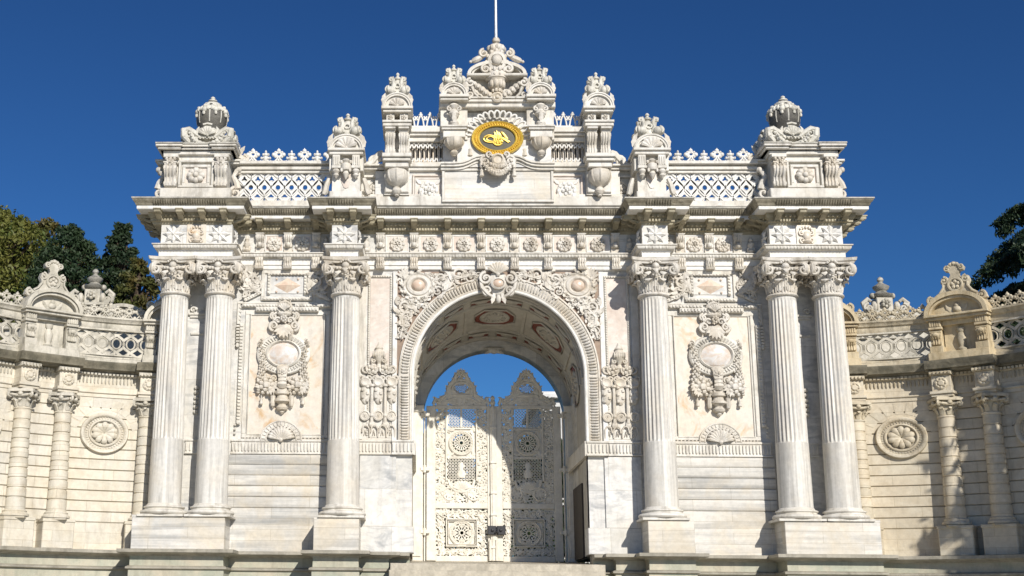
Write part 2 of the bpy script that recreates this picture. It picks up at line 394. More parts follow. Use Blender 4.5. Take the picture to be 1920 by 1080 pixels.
def crest(mb,x,y,z,w,h,flat=.85):
    """scrolled finial crowning a pedestal: fat lower curls, upper curls, cap and bud, on four sides"""
    M0=mb.M.copy()
    mb.lathe([(w*.26,z),(w*.30,z+h*.12),(w*.24,z+h*.32),(w*.20,z+h*.5),(w*.15,z+h*.62),(w*.10,z+h*.66),(w*.07,z+h*.69),(w*.13,z+h*.72),(w*.14,z+h*.77),(w*.09,z+h*.81),(w*.05,z+h*.84),(w*.05,z+h*.87),(w*.075,z+h*.90),(w*.06,z+h*.95),(w*.03,z+h*.98),(.004,z+h)],x,y,14)
    for k in range(4):
        mb.M=M0@Matrix.Translation((x,y,z))@Matrix.Rotation(k*PI/2,4,'Z')
        d=-w*.30*flat
        for s in (-1,1):
            mb.ell(s*w*.30,d-.0,h*.17,w*.19,w*.15,h*.17,12,7)
            scroll(mb,s*w*.33,d-w*.10,h*.19,h*.14,1.3,PI/2,-s,h*.05)
            if k%2: continue
            mb.tube([(s*w*.10,d-.02,h*.14),(s*w*.17,d-.03,h*.30),(s*w*.15,d*.8,h*.46),(s*w*.17,d*.7,h*.60),(s*w*.21,d*.7,h*.71),(s*w*.28,d*.7,h*.68),(s*w*.29,d*.7,h*.58)],[h*.05,h*.08,h*.075,h*.08,h*.09,h*.085,h*.04],None,8)
            scroll(mb,s*w*.24,d*.85,h*.64,h*.085,1.2,PI/2,-s,h*.035)
        ringtube(mb,0,d-.01,h*.38,w*.09,h*.085,h*.035,16,6)
        mb.ell(0,d+.02,h*.12,w*.15,w*.08,h*.14,9,6)
    mb.M=M0
def hood(mb,x,y0,y1,z,w,h,th):
    """arched hood: solid block with a half-round moulding and sunk tympanum"""
    n=14; R=w/2
    arc=lambda r,rz:[(x+r*cos(PI*i/n),z+rz*sin(PI*i/n)) for i in range(n+1)]
    mb.prism([(x-R*.99,z)]+[(a,b) for a,b in reversed(arc(R*.99,h*.98))][1:-1]+[(x+R*.99,z)],y0+.06,y1)
    o=arc(R,h); i_=arc(R-th,h-th)
    for k in range(n):
        vs=[]; 
        for (a,b) in (o[k],o[k+1],i_[k+1],i_[k]): vs.append((a,y0,b))
        for (a,b) in (o[k],o[k+1],i_[k+1],i_[k]): vs.append((a,y0+.1,b))
        mb.add(vs,[(0,1,2,3),(0,4,5,1),(3,2,6,7),(1,5,6,2),(0,3,7,4)])
    mb.tube([(a,y0-.005,b) for a,b in arc(R-th*.35,h-th*.35)],th*.22,None,6)
    return mb
def console(mb,x,w,yb,z0,z1,out):
    """S-shaped bracket, yb = wall plane, projecting to -y"""
    h=z1-z0
    prof=[(yb,z1),(yb-out,z1),(yb-out,z1-h*.1),(yb-out*.93,z1-h*.14),(yb-out*.98,z1-h*.3),(yb-out*.8,z1-h*.46),(yb-out*.5,z1-h*.56),
          (yb-out*.42,z1-h*.7),(yb-out*.55,z1-h*.82),(yb-out*.5,z1-h*.94),(yb-out*.2,z0),(yb,z0)]
    mb.xprism(prof,x-w/2,x+w/2)
    for s in (-.28,0,.28): mb.tube([(x+s*w,a-.004,b) for a,b in prof[3:10]],w*.10,(1,0,0),5)
    mb.tube([(x-w*.56,yb-out*.7,z1-h*.24),(x+w*.56,yb-out*.7,z1-h*.24)],h*.12,(0,1,0),8)
    mb.tube([(x-w*.56,yb-out*.32,z1-h*.84),(x+w*.56,yb-out*.32,z1-h*.84)],h*.09,(0,1,0),8)
    mb.box(x-w*.58,x+w*.58,yb-out*1.06,yb,z1-h*.05,z1+.002)

# ================================================================ THE GATEWAY
G=empty('palace_gateway',(0,1.0,3.0))
tag(G,'white marble ceremonial gateway with six fluted columns, carved attic and tall arched opening','gateway')
R0=2.2; ZC=7.505          # arch radius and springing
XC=(3.9,7.14,8.29)        # column axes
def arcpts(cx,cz,r,n=40,a0=PI,a1=0,rz=None): rz=rz or r; return [(cx+r*cos(a0+(a1-a0)*i/n),cz+rz*sin(a0+(a1-a0)*i/n)) for i in range(n+1)]
# --- walls
mb=MB()
mb.prism([(-3.7,3.6),(-3.7,10.3),(3.7,10.3),(3.7,3.6),(R0,3.6)]+[(x,z) for x,z in arcpts(0,ZC,R0,48,0,PI)]+[(-R0,3.6)],1.0,1.4)
for s in (-1,1):
    mb.box(s*3.7,s*8.62,1.003,5.3,3.02,10.3)
    mb.box(s*2.28,s*3.7,1.4,5.3,3.02,10.3)
mb.box(-8.6,8.6,1.05,5.3,10.3,11.55)
mb.prism([(-8.6,3.02),(-8.6,10.3),(8.6,10.3),(8.6,3.02),(2.13,3.02),(2.13,7.0)]+arcpts(.1,7.0,2.03,40,0,PI)[1:]+[(-1.93,3.02)],5.3,5.9)
mb.build('wall',M_WALL,G,30)
# base course of the central piers, slightly proud
def f(mb):
    mb.cbox(2.15,3.5,.93,1.6,3.02,3.66); mb.cbox(2.6,3.52,.95,1.0,3.66,5.42,.01)
both('pier_facing',M_WALL,G,f)
# --- vault
def VP(th,Y,e=0):
    t=(Y-1.3)/(5.25-1.3); rx=R0+(2.27-R0)*t-e; rz=R0+(2.1-R0)*t-e; cx=.06*t; cz=ZC+(7.23-ZC)*t
    return (cx+rx*sin(th),Y,cz+rz*cos(th))
mb=MB(); n=48; ys=[1.0,1.3,2.5,3.7,5.3]
vs=[VP(-PI/2+PI*i/n,max(1.3,y)) if y>1.0 else (R0*sin(-PI/2+PI*i/n),1.0,ZC+R0*cos(-PI/2+PI*i/n)) for y in ys for i in range(n+1)]
fs=[(j*(n+1)+i,j*(n+1)+i+1,(j+1)*(n+1)+i+1,(j+1)*(n+1)+i) for j in range(len(ys)-1) for i in range(n)]
for s,k in ((-1,0),(1,n)):
    b=len(vs); vs+= [(s*R0,1.0,3.02),(s*R0,1.3,3.02),(VP(s*PI/2,5.3)[0],5.3,3.02)]
    fs+=[(b,b+1,(n+1)+k,k),(b+1,b+2,4*(n+1)+k,(n+1)+k)]
mb.add(vs,fs); VLT=mb.build('vault',M_VAULT,G)
def vrib(mb,th0,th1,y0,y1,w,h):     # raised band between two angles / depths
    n=max(1,int(abs(th1-th0)/.06)); 
    for i in range(n):
        a,b=th0+(th1-th0)*i/n,th0+(th1-th0)*(i+1)/n
        q=[VP(a,y0,.0),VP(b,y0,.0),VP(b,y1,.0),VP(a,y1,.0),VP(a,y0,h),VP(b,y0,h),VP(b,y1,h),VP(a,y1,h)]
        mb.add(q,[(4,5,6,7),(0,1,5,4),(1,2,6,5),(2,3,7,6),(3,0,4,7)])
mb=MB()
for y0,y1 in ((1.42,1.5),(2.12,2.2),(4.28,4.36),(5.12,5.2)): vrib(mb,-PI/2,PI/2,y0,y1,0,.05)
for a in (-63,-21,21,63):
    r=math.radians(a); vrib(mb,r-.02,r+.02,2.2,4.28,0,.04)
fields=[]
for a in (-84,-42,0,42,84): fields.append(('o',math.radians(a),3.15,.52/R0*1.05,.62))
for k in range(-4,5):
    if k%1==0:
        fields.append(('r',math.radians(21*(k-.5+ (0 if k>0 else 0))),1.82,.13,.16)); fields.append(('r',math.radians(21*(k-.5)),4.74,.13,.2))
mm=MB()
for kind,th,Y,wt,wy in fields:
    if kind=='o':
        N=8; base=[(1,.45),(.55,1),(-.55,1),(-1,.45),(-1,-.45),(-.55,-1),(.55,-1),(1,-.45)]
    else:
        base=[(1,.9),(-1,.9),(-1,-.9),(1,-.9)]
    if abs(th)>1.5: continue
    ring=[VP(th+wt*a,Y+wy*b,.03) for a,b in base]
    mb.tube(ring,.028,None,6,1,True)
    # maroon ground
    grid=[]; 
    c=VP(th,Y,.012)
    mm=MB(); mm.add([c]+[VP(th+wt*a,Y+wy*b,.012) for a,b in base],[(0,1+i,1+(i+1)%len(base)) for i in range(len(base))]); mm.build('painted_field',M_MAROON,G,0)
    # cream carved centre covering most of the field
    if kind=='o':
        el=[VP(th+wt*.74*cos(2*PI*i/20),Y+wy*.78*sin(2*PI*i/20),.035) for i in range(20)]
        mb.add([VP(th,Y,.05)]+el,[(0,1+i,1+(i+1)%20) for i in range(20)]); mb.tube(el,.02,None,5,1,True)
        for i in range(8):
            a=2*PI*i/8; q=VP(th+wt*.45*cos(a),Y+wy*.5*sin(a),.06); mb.ell(q[0],q[1],q[2],.07,.1,.04,6,3)
    else:
        el=[VP(th+wt*.62*cos(2*PI*i/10),Y+wy*.95*sin(2*PI*i/10),.03) for i in range(10)]
        mb.add([VP(th,Y,.05)]+el,[(0,1+i,1+(i+1)%10) for i in range(10)])
o=mb.build('vault_coffering',M_VAULT,G)
mb=MB(); mb.ell(.12,5.25,9.02,.32,.1,.07,10,5); mb.ell(.12,5.22,8.97,.14,.1,.10,8,5); leaf(mb,.12,5.2,8.95,.3,.06,PI,.3); leaf(mb,.12,5.2,8.95,.3,.06,0,-.3)
mb.build('rear_keystone',M_CARVE,G)
# --- archivolt: fluted ring carried down the jambs
mb=MB()
RO=2.556; prof=[(R0,1.0),(R0,.93),(R0+.07,.90),(R0+.085,.94),(RO-.05,.92),(RO-.04,.89),(RO,.90),(RO,1.0)]
pa=[(R0,5.78)]+[]
def sec(cx,cz,ax,az,off=0): # section points for direction (ax,az)
    return [(cx+ax*r,y,cz+az*r) for r,y in prof]
secs=[]
secs.append([(-r,y,5.78) for r,y in prof]); 
for i in range(61):
    a=PI-PI*i/60; secs.append([(r*cos(a),y,ZC+r*sin(a)) for r,y in prof])
secs.append([(r,y,5.78) for r,y in prof])
k=len(prof); vs=[p for s_ in secs for p in s_]
mb.add(vs,[(i*k+a,i*k+(a+1)%k,(i+1)*k+(a+1)%k,(i+1)*k+a) for i in range(len(secs)-1) for a in range(k)])
rA,rB=R0+.10,RO-.065
na=96
for i in range(na):
    a=PI*(i+.5)/na; hw=.0275; c,s_=cos(a),sin(a)
    mb.tube([(rA*c,.925,ZC+rA*s_),((rA+.03)*c,.905,ZC+(rA+.03)*s_),((rB-.03)*c,.895,ZC+(rB-.03)*s_),(rB*c,.92,ZC+rB*s_)],[hw*.5,hw,hw*1.15,hw*.6],(-s_,0,c),6,.9)
for s in (-1,1):
    z=5.84
    while z<ZC-.03:
        mb.tube([(s*rA,.925,z),(s*(rA+.03),.905,z),(s*(rB-.03),.895,z),(s*rB,.92,z)],[.016,.026,.027,.018],(0,0,1),6,.9); z+=.072
mb.build('archivolt',M_CARVE,G)
mb=MB()
for i in range(41):
    pass
pts=[(-R0+.0,.945,5.8)]+[(R0*cos(PI-PI*i/60),.945,ZC+R0*sin(PI-PI*i/60)) for i in range(61)]+[(R0,.945,5.8)]
mb.tube(pts,.045,(0,1,0),8); mb.build('arch_bead',M_FASCIA,G)
# --- spandrels: brown sunk ground and scrollwork
def f(mb):
    mb.prism([(0.0,10.2),(0.0,RO+ZC)]+[(RO*sin(PI*i/60),ZC+RO*cos(PI*i/60)) for i in range(31)]+[(2.60,ZC),(2.60,10.2)],.955,.998)
both('spandrel_field',M_SPAN,G,f)
def f(mb):
    y=.93
    def P(u,v): return c5(u,v,.93)
    # roundel
    x,z=P(432,552)
    mb.disc([(.42,0),(.42,.05),(.38,.09),(.33,.06),(.30,.10),(.24,.11),(.19,.08),(.17,.03)],x,z,y+.02,30,1,.86,cap=False); mb.disc([(.18,.02),(.0,.02)],x,z,y+.0,20,1,.86)
    for a in range(0,360,30):
        r=math.radians(a); mb.ell(x+.40*cos(r),y-.05,z+.36*sin(r),.06,.05,.05,6,4); leaf(mb,x+.38*cos(r),y-.03,z+.33*sin(r),.16,.045,r+.3,.5,.04,6)
    fan(mb,*((lambda q:(q[0],y,q[1]))(P(352,500))),.34,PI*.0+1.9,PI+.3+.2,7,.55,.07) if False else None
    px,pz=P(360,505); 
    for k in range(7):
        a=math.radians(20+k*17); leaf(mb,px-.0,y,pz,.32,.055,a if True else 0,.1,.05,7)
    q=random.Random(3)
    S=[(585,505,.24,1),(700,480,.19,-1),(775,497,.16,1),(830,485,.12,-1),(640,540,.15,1),(560,590,.16,-1),(345,690,.23,1),(395,655,.16,-1),(345,770,.17,-1),(390,720,.13,1),(330,810,.13,1),(318,850,.11,-1),(450,650,.11,1),(500,610,.13,1),(870,492,.09,1),(312,885,.08,1)]
    for u,v,r,d in S:
        x1,z1=P(u,v); scroll(mb,x1,y-.01,z1,r,1.5,q.random()*6.28,d,r*.23)
        for k in range(3):
            a=q.random()*6.28; leaf(mb,x1+r*.8*cos(a),y-.02,z1+r*.8*sin(a),r*1.1,r*.28,a+.6*d,.9*d,.05,7)
    # stems along the two edges
    for pl in ([(880,500),(800,480),(720,500),(640,480),(560,510),(520,560)],[(310,900),(330,830),(320,760),(370,700),(400,640)]):
        pts=[]
        for u,v in pl: a,b=P(u,v); pts.append((a,y-.03,b))
        mb.tube(pts,.035,(0,1,0),6)
    for (u,v) in ((520,490),(545,530),(600,560),(660,510),(745,470),(480,640),(430,690),(300,740),(300,650),(370,740),(350,830),(820,505),(500,560)):
        x1,z1=P(u,v); flower(mb,x1,y-.01,z1,.085,5,.06)
f_sp=f
def f(mb):
    f_sp(mb); q=random.Random(17); k=0
    cx,cz=c5(432,552,.93)
    while k<120:
        x=q.uniform(.45,2.5); z=q.uniform(7.6,10.1); d=math.hypot(x,z-ZC)
        if d<RO+.10 or math.hypot(x-cx,z-cz)<.42: continue
        k+=1; leaf(mb,x,.95,z,q.uniform(.12,.2),q.uniform(.03,.045),q.random()*6.28,q.uniform(-1,1),.05,6)
SP=both('spandrel_carving',M_CARVE,G,f)
def f(mb):
    x,z=c5(432,552,.93); mb.disc([(.175,.03),(.165,.08),(.12,.13),(.06,.15)],x,z,.93,28,1,.92)
both('roundel_boss',M_BOSS,G,f)
# border strips of the spandrels
def f(mb):
    mb.cbox(2.60,2.72,.93,1.0,5.8,10.2,.01)
both('spandrel_border',M_FASCIA,G,f)
# --- keystone cartouche
mb=MB(); x,y,z=.0,.84,9.88
mb.ell(x,y+.04,z-.02,.29,.10,.34,16,9)
mb.disc([(.2,.0),(.2,.06),(.15,.09),(.13,.05)],x,z-.05,y-.08,20,1,.8)
for s in (-1,1):
    scroll(mb,x+s*.32,y-.04,z+.1,.17,1.5,PI/2,-s,.05); scroll(mb,x+s*.28,y-.04,z-.22,.13,1.4,-PI/2,s,.045)
    mb.tube([(x+s*.45,y,z+.02),(x+s*.42,y-.05,z-.15),(x+s*.26,y-.08,z-.33),(x+s*.1,y-.06,z-.42)],[.05,.06,.05,.03],(0,1,0),6)
    leaf(mb,x+s*.1,y-.05,z-.3,.3,.07,-PI/2+s*.25,0,.05)
fan(mb,x,y-.03,z+.20,.32,PI*.14,PI*.86,8,.5,.07)
mb.ell(x,y-.1,z-.46,.07,.07,.12,8,5)
KEY=mb.build('keystone_cartouche',M_CARVE,G)
mb=MB(); mb.ell(x,y-.14,z-.05,.13,.05,.10,14,8); mb.build('boss',M_BOSS,KEY)
# --- fluted band running round the piers and bays
for x0,x1,y0 in ((2.16,2.72,.86),(2.72,3.56,.91),(4.2,6.78,.93),(7.48,7.95,.93)):
    def f(mb):
        mb.cbox(x0,x1,y0,1.02,5.43,5.47,.008); mb.cbox(x0,x1,y0,1.02,5.75,5.80,.008); mb.box(x0+.01,x1-.01,y0+.03,1.02,5.47,5.75)
        n=int((x1-x0)/.083)
        for i in range(n):
            x=x0+(x1-x0)*(i+.5)/n
            mb.tube([(x,y0+.03,5.49),(x,y0+.012,5.52),(x,y0+.012,5.70),(x,y0+.03,5.735)],[.010,.022,.022,.010],(1,0,0),6,.9)
        if x0<2.2: mb.box(2.12,2.2,.9,5.2,5.43,5.8)
    both('fluted_band',M_MOULD,G,f)
# --- pink panels on the piers, beaded border
def f(mb): mb.box(2.80,3.30,.985,.999,6.6,10.02)
both('pink_panel',M_PINK,G,f)
def f(mb):
    frame(mb,2.74,3.36,5.85,10.10,.055,.955,1.0,.01)
    for x in (2.765,3.335): beads(mb,x,5.9,x,10.08,.95,.020,.062,1.1,.022)
    beads(mb,2.76,10.075,3.34,10.075,.95,.020,.062)
    mb.cbox(3.40,3.60,.96,1.0,5.82,10.1,.01)
both('panel_border',M_MOULD,G,f)
# --- fountain-like relief on the piers
def f(mb):
    y=.94; xc=3.06
    for k in range(4):                 # lower looped arcade
        x=2.74+.215*k
        mb.tube([(x-.1,y,5.88),(x-.1,y-.03,6.08),(x-.05,y-.04,6.16),(x+.0,y-.04,6.17),(x+.05,y-.04,6.14),(x+.08,y-.02,6.0)],.022,(0,1,0),6)
        mb.tube([(x-.03,y,5.92),(x,y-.02,6.07),(x+.03,y,5.92)],.014,(0,1,0),5)
    for x in (2.72,3.06,3.40):
        mb.disc([(.135,0),(.135,.05),(.10,.06),(.09,.03)],x,6.42,y,16,1,1); flower(mb,x,y,6.42,.08,8,.05)
        mb.ell(x,y,6.98,.125,.05,.27,10,7)
        for k in range(5): mb.ell(x+(.06 if k%2 else -.06),y-.05,6.80+.09*k,.05,.03,.05,6,3)
        mb.disc([(.15,0),(.15,.05),(.11,.08),(.06,.05)],x,7.28,y,16,1,.9); scroll(mb,x-.1,y-.04,7.36,.08,1.2,0,1,.03); scroll(mb,x+.1,y-.04,7.36,.08,1.2,PI,-1,.03)
    for x in (2.89,3.23):
        mb.tube([(x,y-.02,6.25),(x,y-.03,6.5),(x,y-.04,7.2)],[.05,.045,.04],(1,0,0),7); mb.ell(x,y-.04,6.42,.065,.06,.06,8,5); mb.ell(x,y-.05,7.18,.07,.07,.05,8,5)
        mb.ell(x,y-.02,6.2,.08,.05,.10,7,4); 
        flower(mb,x,y-.03,7.62,.14,5,.09); leaf(mb,x,y-.02,7.45,.3,.07,PI/2,0,.08); leaf(mb,x,y-.02,7.5,.22,.06,0.2,.6,.06); leaf(mb,x,y-.02,7.5,.22,.06,PI-.2,-.6,.06)
        mb.ell(x,y-.02,7.82,.05,.05,.09,6,4)
    scroll(mb,3.40,y-.02,7.62,.12,1.3,PI,1,.04); scroll(mb,2.72,y-.02,7.62,.12,1.3,0,-1,.04)
    mb.lathe([(.04,7.55),(.10,7.65),(.05,7.75),(.07,7.80),(.15,7.88),(.17,7.98),(.13,8.08),(.09,8.12),(.11,8.16),(.05,8.24),(.02,8.32)],xc,y+.02,14)
    for k in range(6): mb.ell(xc-.13+.052*k,y-.12,7.98,.03,.04,.08,6,4)
    for s in (-1,1): scroll(mb,xc+s*.13,y-.05,7.83,.07,1.2,PI/2,-s,.025)
both('fountain_relief',M_CARVE,G,f)
def f(mb): mb.cbox(2.64,3.48,.965,1.0,5.8,7.35,.01)
both('relief_ground',M_MOULD,G,f)

# --- side bays
def f(mb):      # coursed lower wall
    zs=[3.66]+[4.06+.2735*i for i in range(6)]
    zs=[3.66,4.10,4.375,4.645,4.91,5.175,5.43]
    for a,b in zip(zs,zs[1:]):
        for x0,x1 in ((4.2,6.82),):
            mb.add([(x0,.955,a),(x1,.955,a),(x1,.94,a+.02),(x0,.94,a+.02),(x1,.94,b-.03),(x0,.94,b-.03),(x1,.985,b),(x0,.985,b),(x0,1.01,a),(x1,1.01,a),(x1,1.01,b),(x0,1.01,b)],
                   [(0,1,2,3),(3,2,4,5),(5,4,6,7),(0,3,5,7,11,8),(1,9,10,6,4,2),(8,9,1,0)])
    mb.cbox(4.2,6.84,.90,1.01,3.02,3.66,.01)
both('coursed_wall',M_COURSE,G,f)
Q=lambda u,v:c7(u,v,.95)
bx0,bz0=Q(610,912)[0],Q(610,912)[1]; bx1,bz1=Q(140,108)
bxc=Q(365,0)[0]-.01
def f(mb): mb.box(bx0,bx1,.985,.999,bz0,bz1)
both('honey_panel',M_ALAB,G,f)
def f(mb):
    frame(mb,bx0-.03,bx1+.03,bz0-.03,bz1+.03,.03,.95,1.0,.01)
    frame(mb,bx0-.16,bx1+.16,bz0-.10,bz1+.12,.10,.965,1.0,.012)
    # denticulated uprights with a step near the top and the bottom
    for s,xx in ((1,bx1+.24),(-1,bx0-.24)):
        zt=Q(365,165)[1]; zb=Q(365,830)[1]
        mb.cbox(xx-.055,xx+.055,.93,1.0,zb,zt,.01); dent(mb,xx,zb+.03,xx,zt-.03,.90,.935,.075,.085,.045)
        mb.cbox(xx+s*.10-.04,xx+s*.10+.04,.95,1.0,zt-.02,bz1+.3,.01); dent(mb,xx+s*.10,zt-.52,xx+s*.10,zt-.04,.90,.955,.085,.085,.05)
        dent(mb,xx+s*.06,zt+.05,xx+s*.06,bz1+.25,.93,.955,.05,.1,.04)
        dent(mb,xx+s*.08,bz0-.05,xx+s*.08,zb-.02,.93,.97,.05,.1,.05)
        mb.ell(xx+s*.10,.93,zt-.58,.05,.04,.07,6,4); mb.ell(xx,.92,zb-.03,.07,.05,.05,6,4)
both('bay_frame',M_MOULD,G,f)
def f(mb):      # stepped cornice over the panel and the upper tablet
    q=lambda u,v:c4(u,v,.93)
    def bar(u0,u1,v0,v1,y0,d=True):
        xa,za=q(u0,v0); xb,zb=q(u1,v1); mb.cbox(min(xa,xb),max(xa,xb),y0,1.0,zb,za,.012)
        if d: dent(mb,min(xa,xb)+.02,(za+zb)/2,max(xa,xb)-.02,(za+zb)/2,y0-.035,y0+.02,abs(za-zb)*.6,.085,.055)
    bar(735,1000,727,750,.90); bar(1115,1370,727,750,.90); bar(835,1285,752,785,.84)
    bar(700,1390,712,726,.94,False)
    bar(880,1235,682,702,.90)
    for u0,u1 in ((918,934),(1180,1196)): 
        xa,za=q(u0,505); xb,zb=q(u1,655); mb.cbox(xb,xa,.93,1.0,zb,za,.01); dent(mb,(xa+xb)/2,zb,(xa+xb)/2,za,.905,.935,.05,.075,.04)
    bar(918,1196,503,518,.93)
    xa,za=q(875,480); xb,zb=q(1240,700); frame(mb,xb,xa,zb,za,.09,.955,1.0,.01)
    # raking strips below the corner foliage
    for (u0,v0,u1,v1) in ((750,700,870,640),(1370,700,1240,640)):
        xa,za=q(u0,v0); xb,zb=q(u1,v1); mb.tube([(xa,.95,za),(xb,.95,zb)],.05,(0,1,0),4); beads(mb,xa,za,xb,zb,.91,.025,.07)
both('bay_tablet',M_MOULD,G,f)
def f(mb):
    q=lambda u,v:c4(u,v,.93); xa,za=q(938,522); xb,zb=q(1178,648)
    mb.box(xb,xa,.985,1.0,zb,za)
both('tablet_field',M_WALL,G,f)
def f(mb):
    q=lambda u,v:c4(u,v,.93); x,z=q(1058,590); a=.35;b=.20
    mb.add([(x-a,.984,z),(x,.984,z-b),(x+a,.984,z),(x,.984,z+b),(x,.90,z)],[(0,1,4),(1,2,4),(2,3,4),(3,0,4)])
    for s in (-1,1):
        for t in (-1,1): mb.ell(x+s*.28,.97,z+t*.17,.03,.03,.03,8,5)
both('pyramid_boss',M_BOSS,G,f)
def f(mb):      # corner foliage
    q=lambda u,v:c4(u,v,.93); R_=random.Random(5)
    for cu,d in ((815,1),(1265,-1)):
        for (du,v,r) in ((0,560,.22),(-25*d,620,.18),(30*d,600,.15),(-30*d,500,.16),(10*d,500,.13),(-45*d,655,.12),(45*d,570,.10)):
            x,z=q(cu+du,v); scroll(mb,x,.95,z,r,1.3,R_.random()*6.28,d,r*.25)
            for k in range(3):
                a=R_.random()*6.28; leaf(mb,x,.95,z,r*1.5,r*.35,a,.8*d,.06,7)
        for k in range(7):
            x,z=q(cu-35*d,520); leaf(mb,x,.96,z,.33,.05,math.radians(100+d*(-50+k*13)) ,.1,.05,7)
both('corner_foliage',M_CARVE,G,f)
# medallion
def mkmed():
    mb=MB(); x,z=bxc,Q(0,370)[1]; y=.97
    mb.disc([(.69,0),(.69,.06),(.66,.09),(.60,.10),(.46,.06),(.46,.10),(.42,.13),(.39,.10),(.37,.04)],x,z,y,44,1,.79,cap=False)
    for i in range(44):
        a=2*PI*i/44; c,s_=cos(a),sin(a)
        mb.tube([(x+.49*c,y-.085,z+.49*.79*s_),(x+.60*c,y-.11,z+.60*.79*s_)],[.018,.026],(-s_,0,c),5,.9)
    return mb,x,y,z
mb0,mx,my,mz=mkmed()
def f(mb): mb.v=[];mb.f=[]; mb.add(mb0.v,mb0.f)
both('medallion_ring',M_MOULD,G,f)
def f(mb): mb.disc([(.40,0),(.385,.05),(.30,.105),(.18,.13),(.06,.145)],mx,mz,my,36,1,.80)
both('medallion_boss',M_OVAL,G,f)
def f(mb):
    y=.93; z0=mz
    qx=lambda u:Q(u,0)[0]; qz=lambda v:Q(365,v)[1]
    # crest: shell-topped mask above
    mb.ell(mx,y+.02,qz(215),.27,.16,.20,14,8); mb.ell(mx,y+.02,qz(250),.20,.2,.12,12,7)
    for k in range(7):
        a=math.radians(200+k*23); leaf(mb,mx,y-.12,qz(205),.27,.06,a,0,.07,7)
    flower(mb,mx,y-.13,qz(140),.11,7,.09); mb.ell(mx,y-.03,qz(105),.2,.13,.09,10,6)
    mb.disc([(.22,0),(.22,.08),(.17,.14),(.12,.10)],mx,qz(68),y+.02,20,1,.95); fan(mb,mx,y-.1,qz(85),.2,.5,PI-.5,6,.5,.06)
    mb.ell(mx,y,qz(28),.08,.08,.09,8,5); 
    for s in (-1,1):
        scroll(mb,mx+s*.28,y-.04,qz(120),.10,1.3,PI/2,-s,.04); scroll(mb,mx+s*.27,y-.05,qz(185),.13,1.4,-PI/2,s,.045)
        scroll(mb,mx+s*.16,y-.08,qz(150),.09,1.2,0 if s>0 else PI,s,.035)
        mb.tube([(mx+s*.2,y-.05,qz(95)),(mx+s*.32,y-.06,qz(115)),(mx+s*.26,y-.06,qz(150)),(mx+s*.37,y-.05,qz(190)),(mx+s*.3,y-.02,qz(222))],.04,(0,1,0),6)
        scroll(mb,mx+s*.09,y-.02,qz(20),.06,1,PI/2,-s,.02)
        # side drops of fruit
        R_=random.Random(11)
        for i,v in enumerate(range(300,560,18)):
            xx=mx+s*(.60-.09*sin((v-300)/260*PI*.9)+(.03 if i%2 else -.02)); r=.065+.05*(v-300)/260
            flower(mb,xx,y-.0,qz(v),r*1.0,5,.10)
        scroll(mb,mx+s*.60,y,qz(292),.09,1.2,PI/2,s,.03); scroll(mb,mx+s*.52,y,qz(315),.07,1.2,PI/2,-s,.03); leaf(mb,mx+s*.56,y,qz(300),.2,.05,-PI/2-s*.4,0,.05)
        # roses either side
        cx,cz=mx+s*.40,qz(585)
        mb.ell(cx,y+.03,cz,.25,.13,.20,12,7)
        for rr,n,r0 in ((.0,1,.11),(.15,7,.075),(.25,11,.06)):
            for k in range(n):
                a=2*PI*k/n+rr*9; mb.ell(cx+rr*cos(a),y-.13+rr*.3,cz+rr*.82*sin(a),r0,.07,r0*.85,6,4)
        for k in range(9):
            a=R_.random()*6.28; leaf(mb,cx,y-.08,cz,.30,.06,a,.3,.05,7)
        scroll(mb,mx+s*.22,y-.03,qz(540),.09,1.2,0,s,.035); 
        tassel(mb,mx+s*.53,y,qz(715),.36,.055); tassel(mb,mx+s*.62,y,qz(640),.4,.05)
    # central strap, lantern drop
    mb.tube([(mx,y-.02,qz(462)),(mx,y-.14,qz(480)),(mx,y-.13,qz(530)),(mx,y-.12,qz(560)),(mx,y-.16,qz(580)),(mx,y-.1,qz(600))],[.17,.15,.12,.11,.13,.11],(1,0,0),8,.5)
    for k in range(4): mb.tube([(mx-.10,y-.18,qz(480+26*k)),(mx+.10,y-.18,qz(480+26*k))],.02,None,5)
    flower(mb,mx,y-.17,qz(500),.09,6,.06)
    zt=qz(600); mb.box(mx-.13,mx+.13,y-.10,y+.05,qz(618),zt)
    mb.lathe([(.15,qz(618)),(.19,qz(628)),(.19,qz(645)),(.13,qz(652)),(.15,qz(672)),(.21,qz(684)),(.21,qz(695)),(.13,qz(705)),(.10,qz(715)),(.12,qz(722)),(.16,qz(735)),(.14,qz(748)),(.06,qz(756)),(.07,qz(765)),(.01,qz(780))],mx,y,14)
    for s in (-1,1):
        mb.tube([(mx+s*.14,y-.05,qz(640)),(mx+s*.21,y-.06,qz(632)),(mx+s*.23,y-.06,qz(650))],.03,(0,1,0),5)
        mb.lathe([(.05,qz(725)),(.075,qz(700)),(.06,qz(685)),(.07,qz(655))],mx+s*.235,y-.03,8)
        mb.lathe([(.005,qz(740)),(.03,qz(728)),(.05,qz(724))],mx+s*.235,y-.03,8)
both('medallion_carving',M_CARVE,G,f)
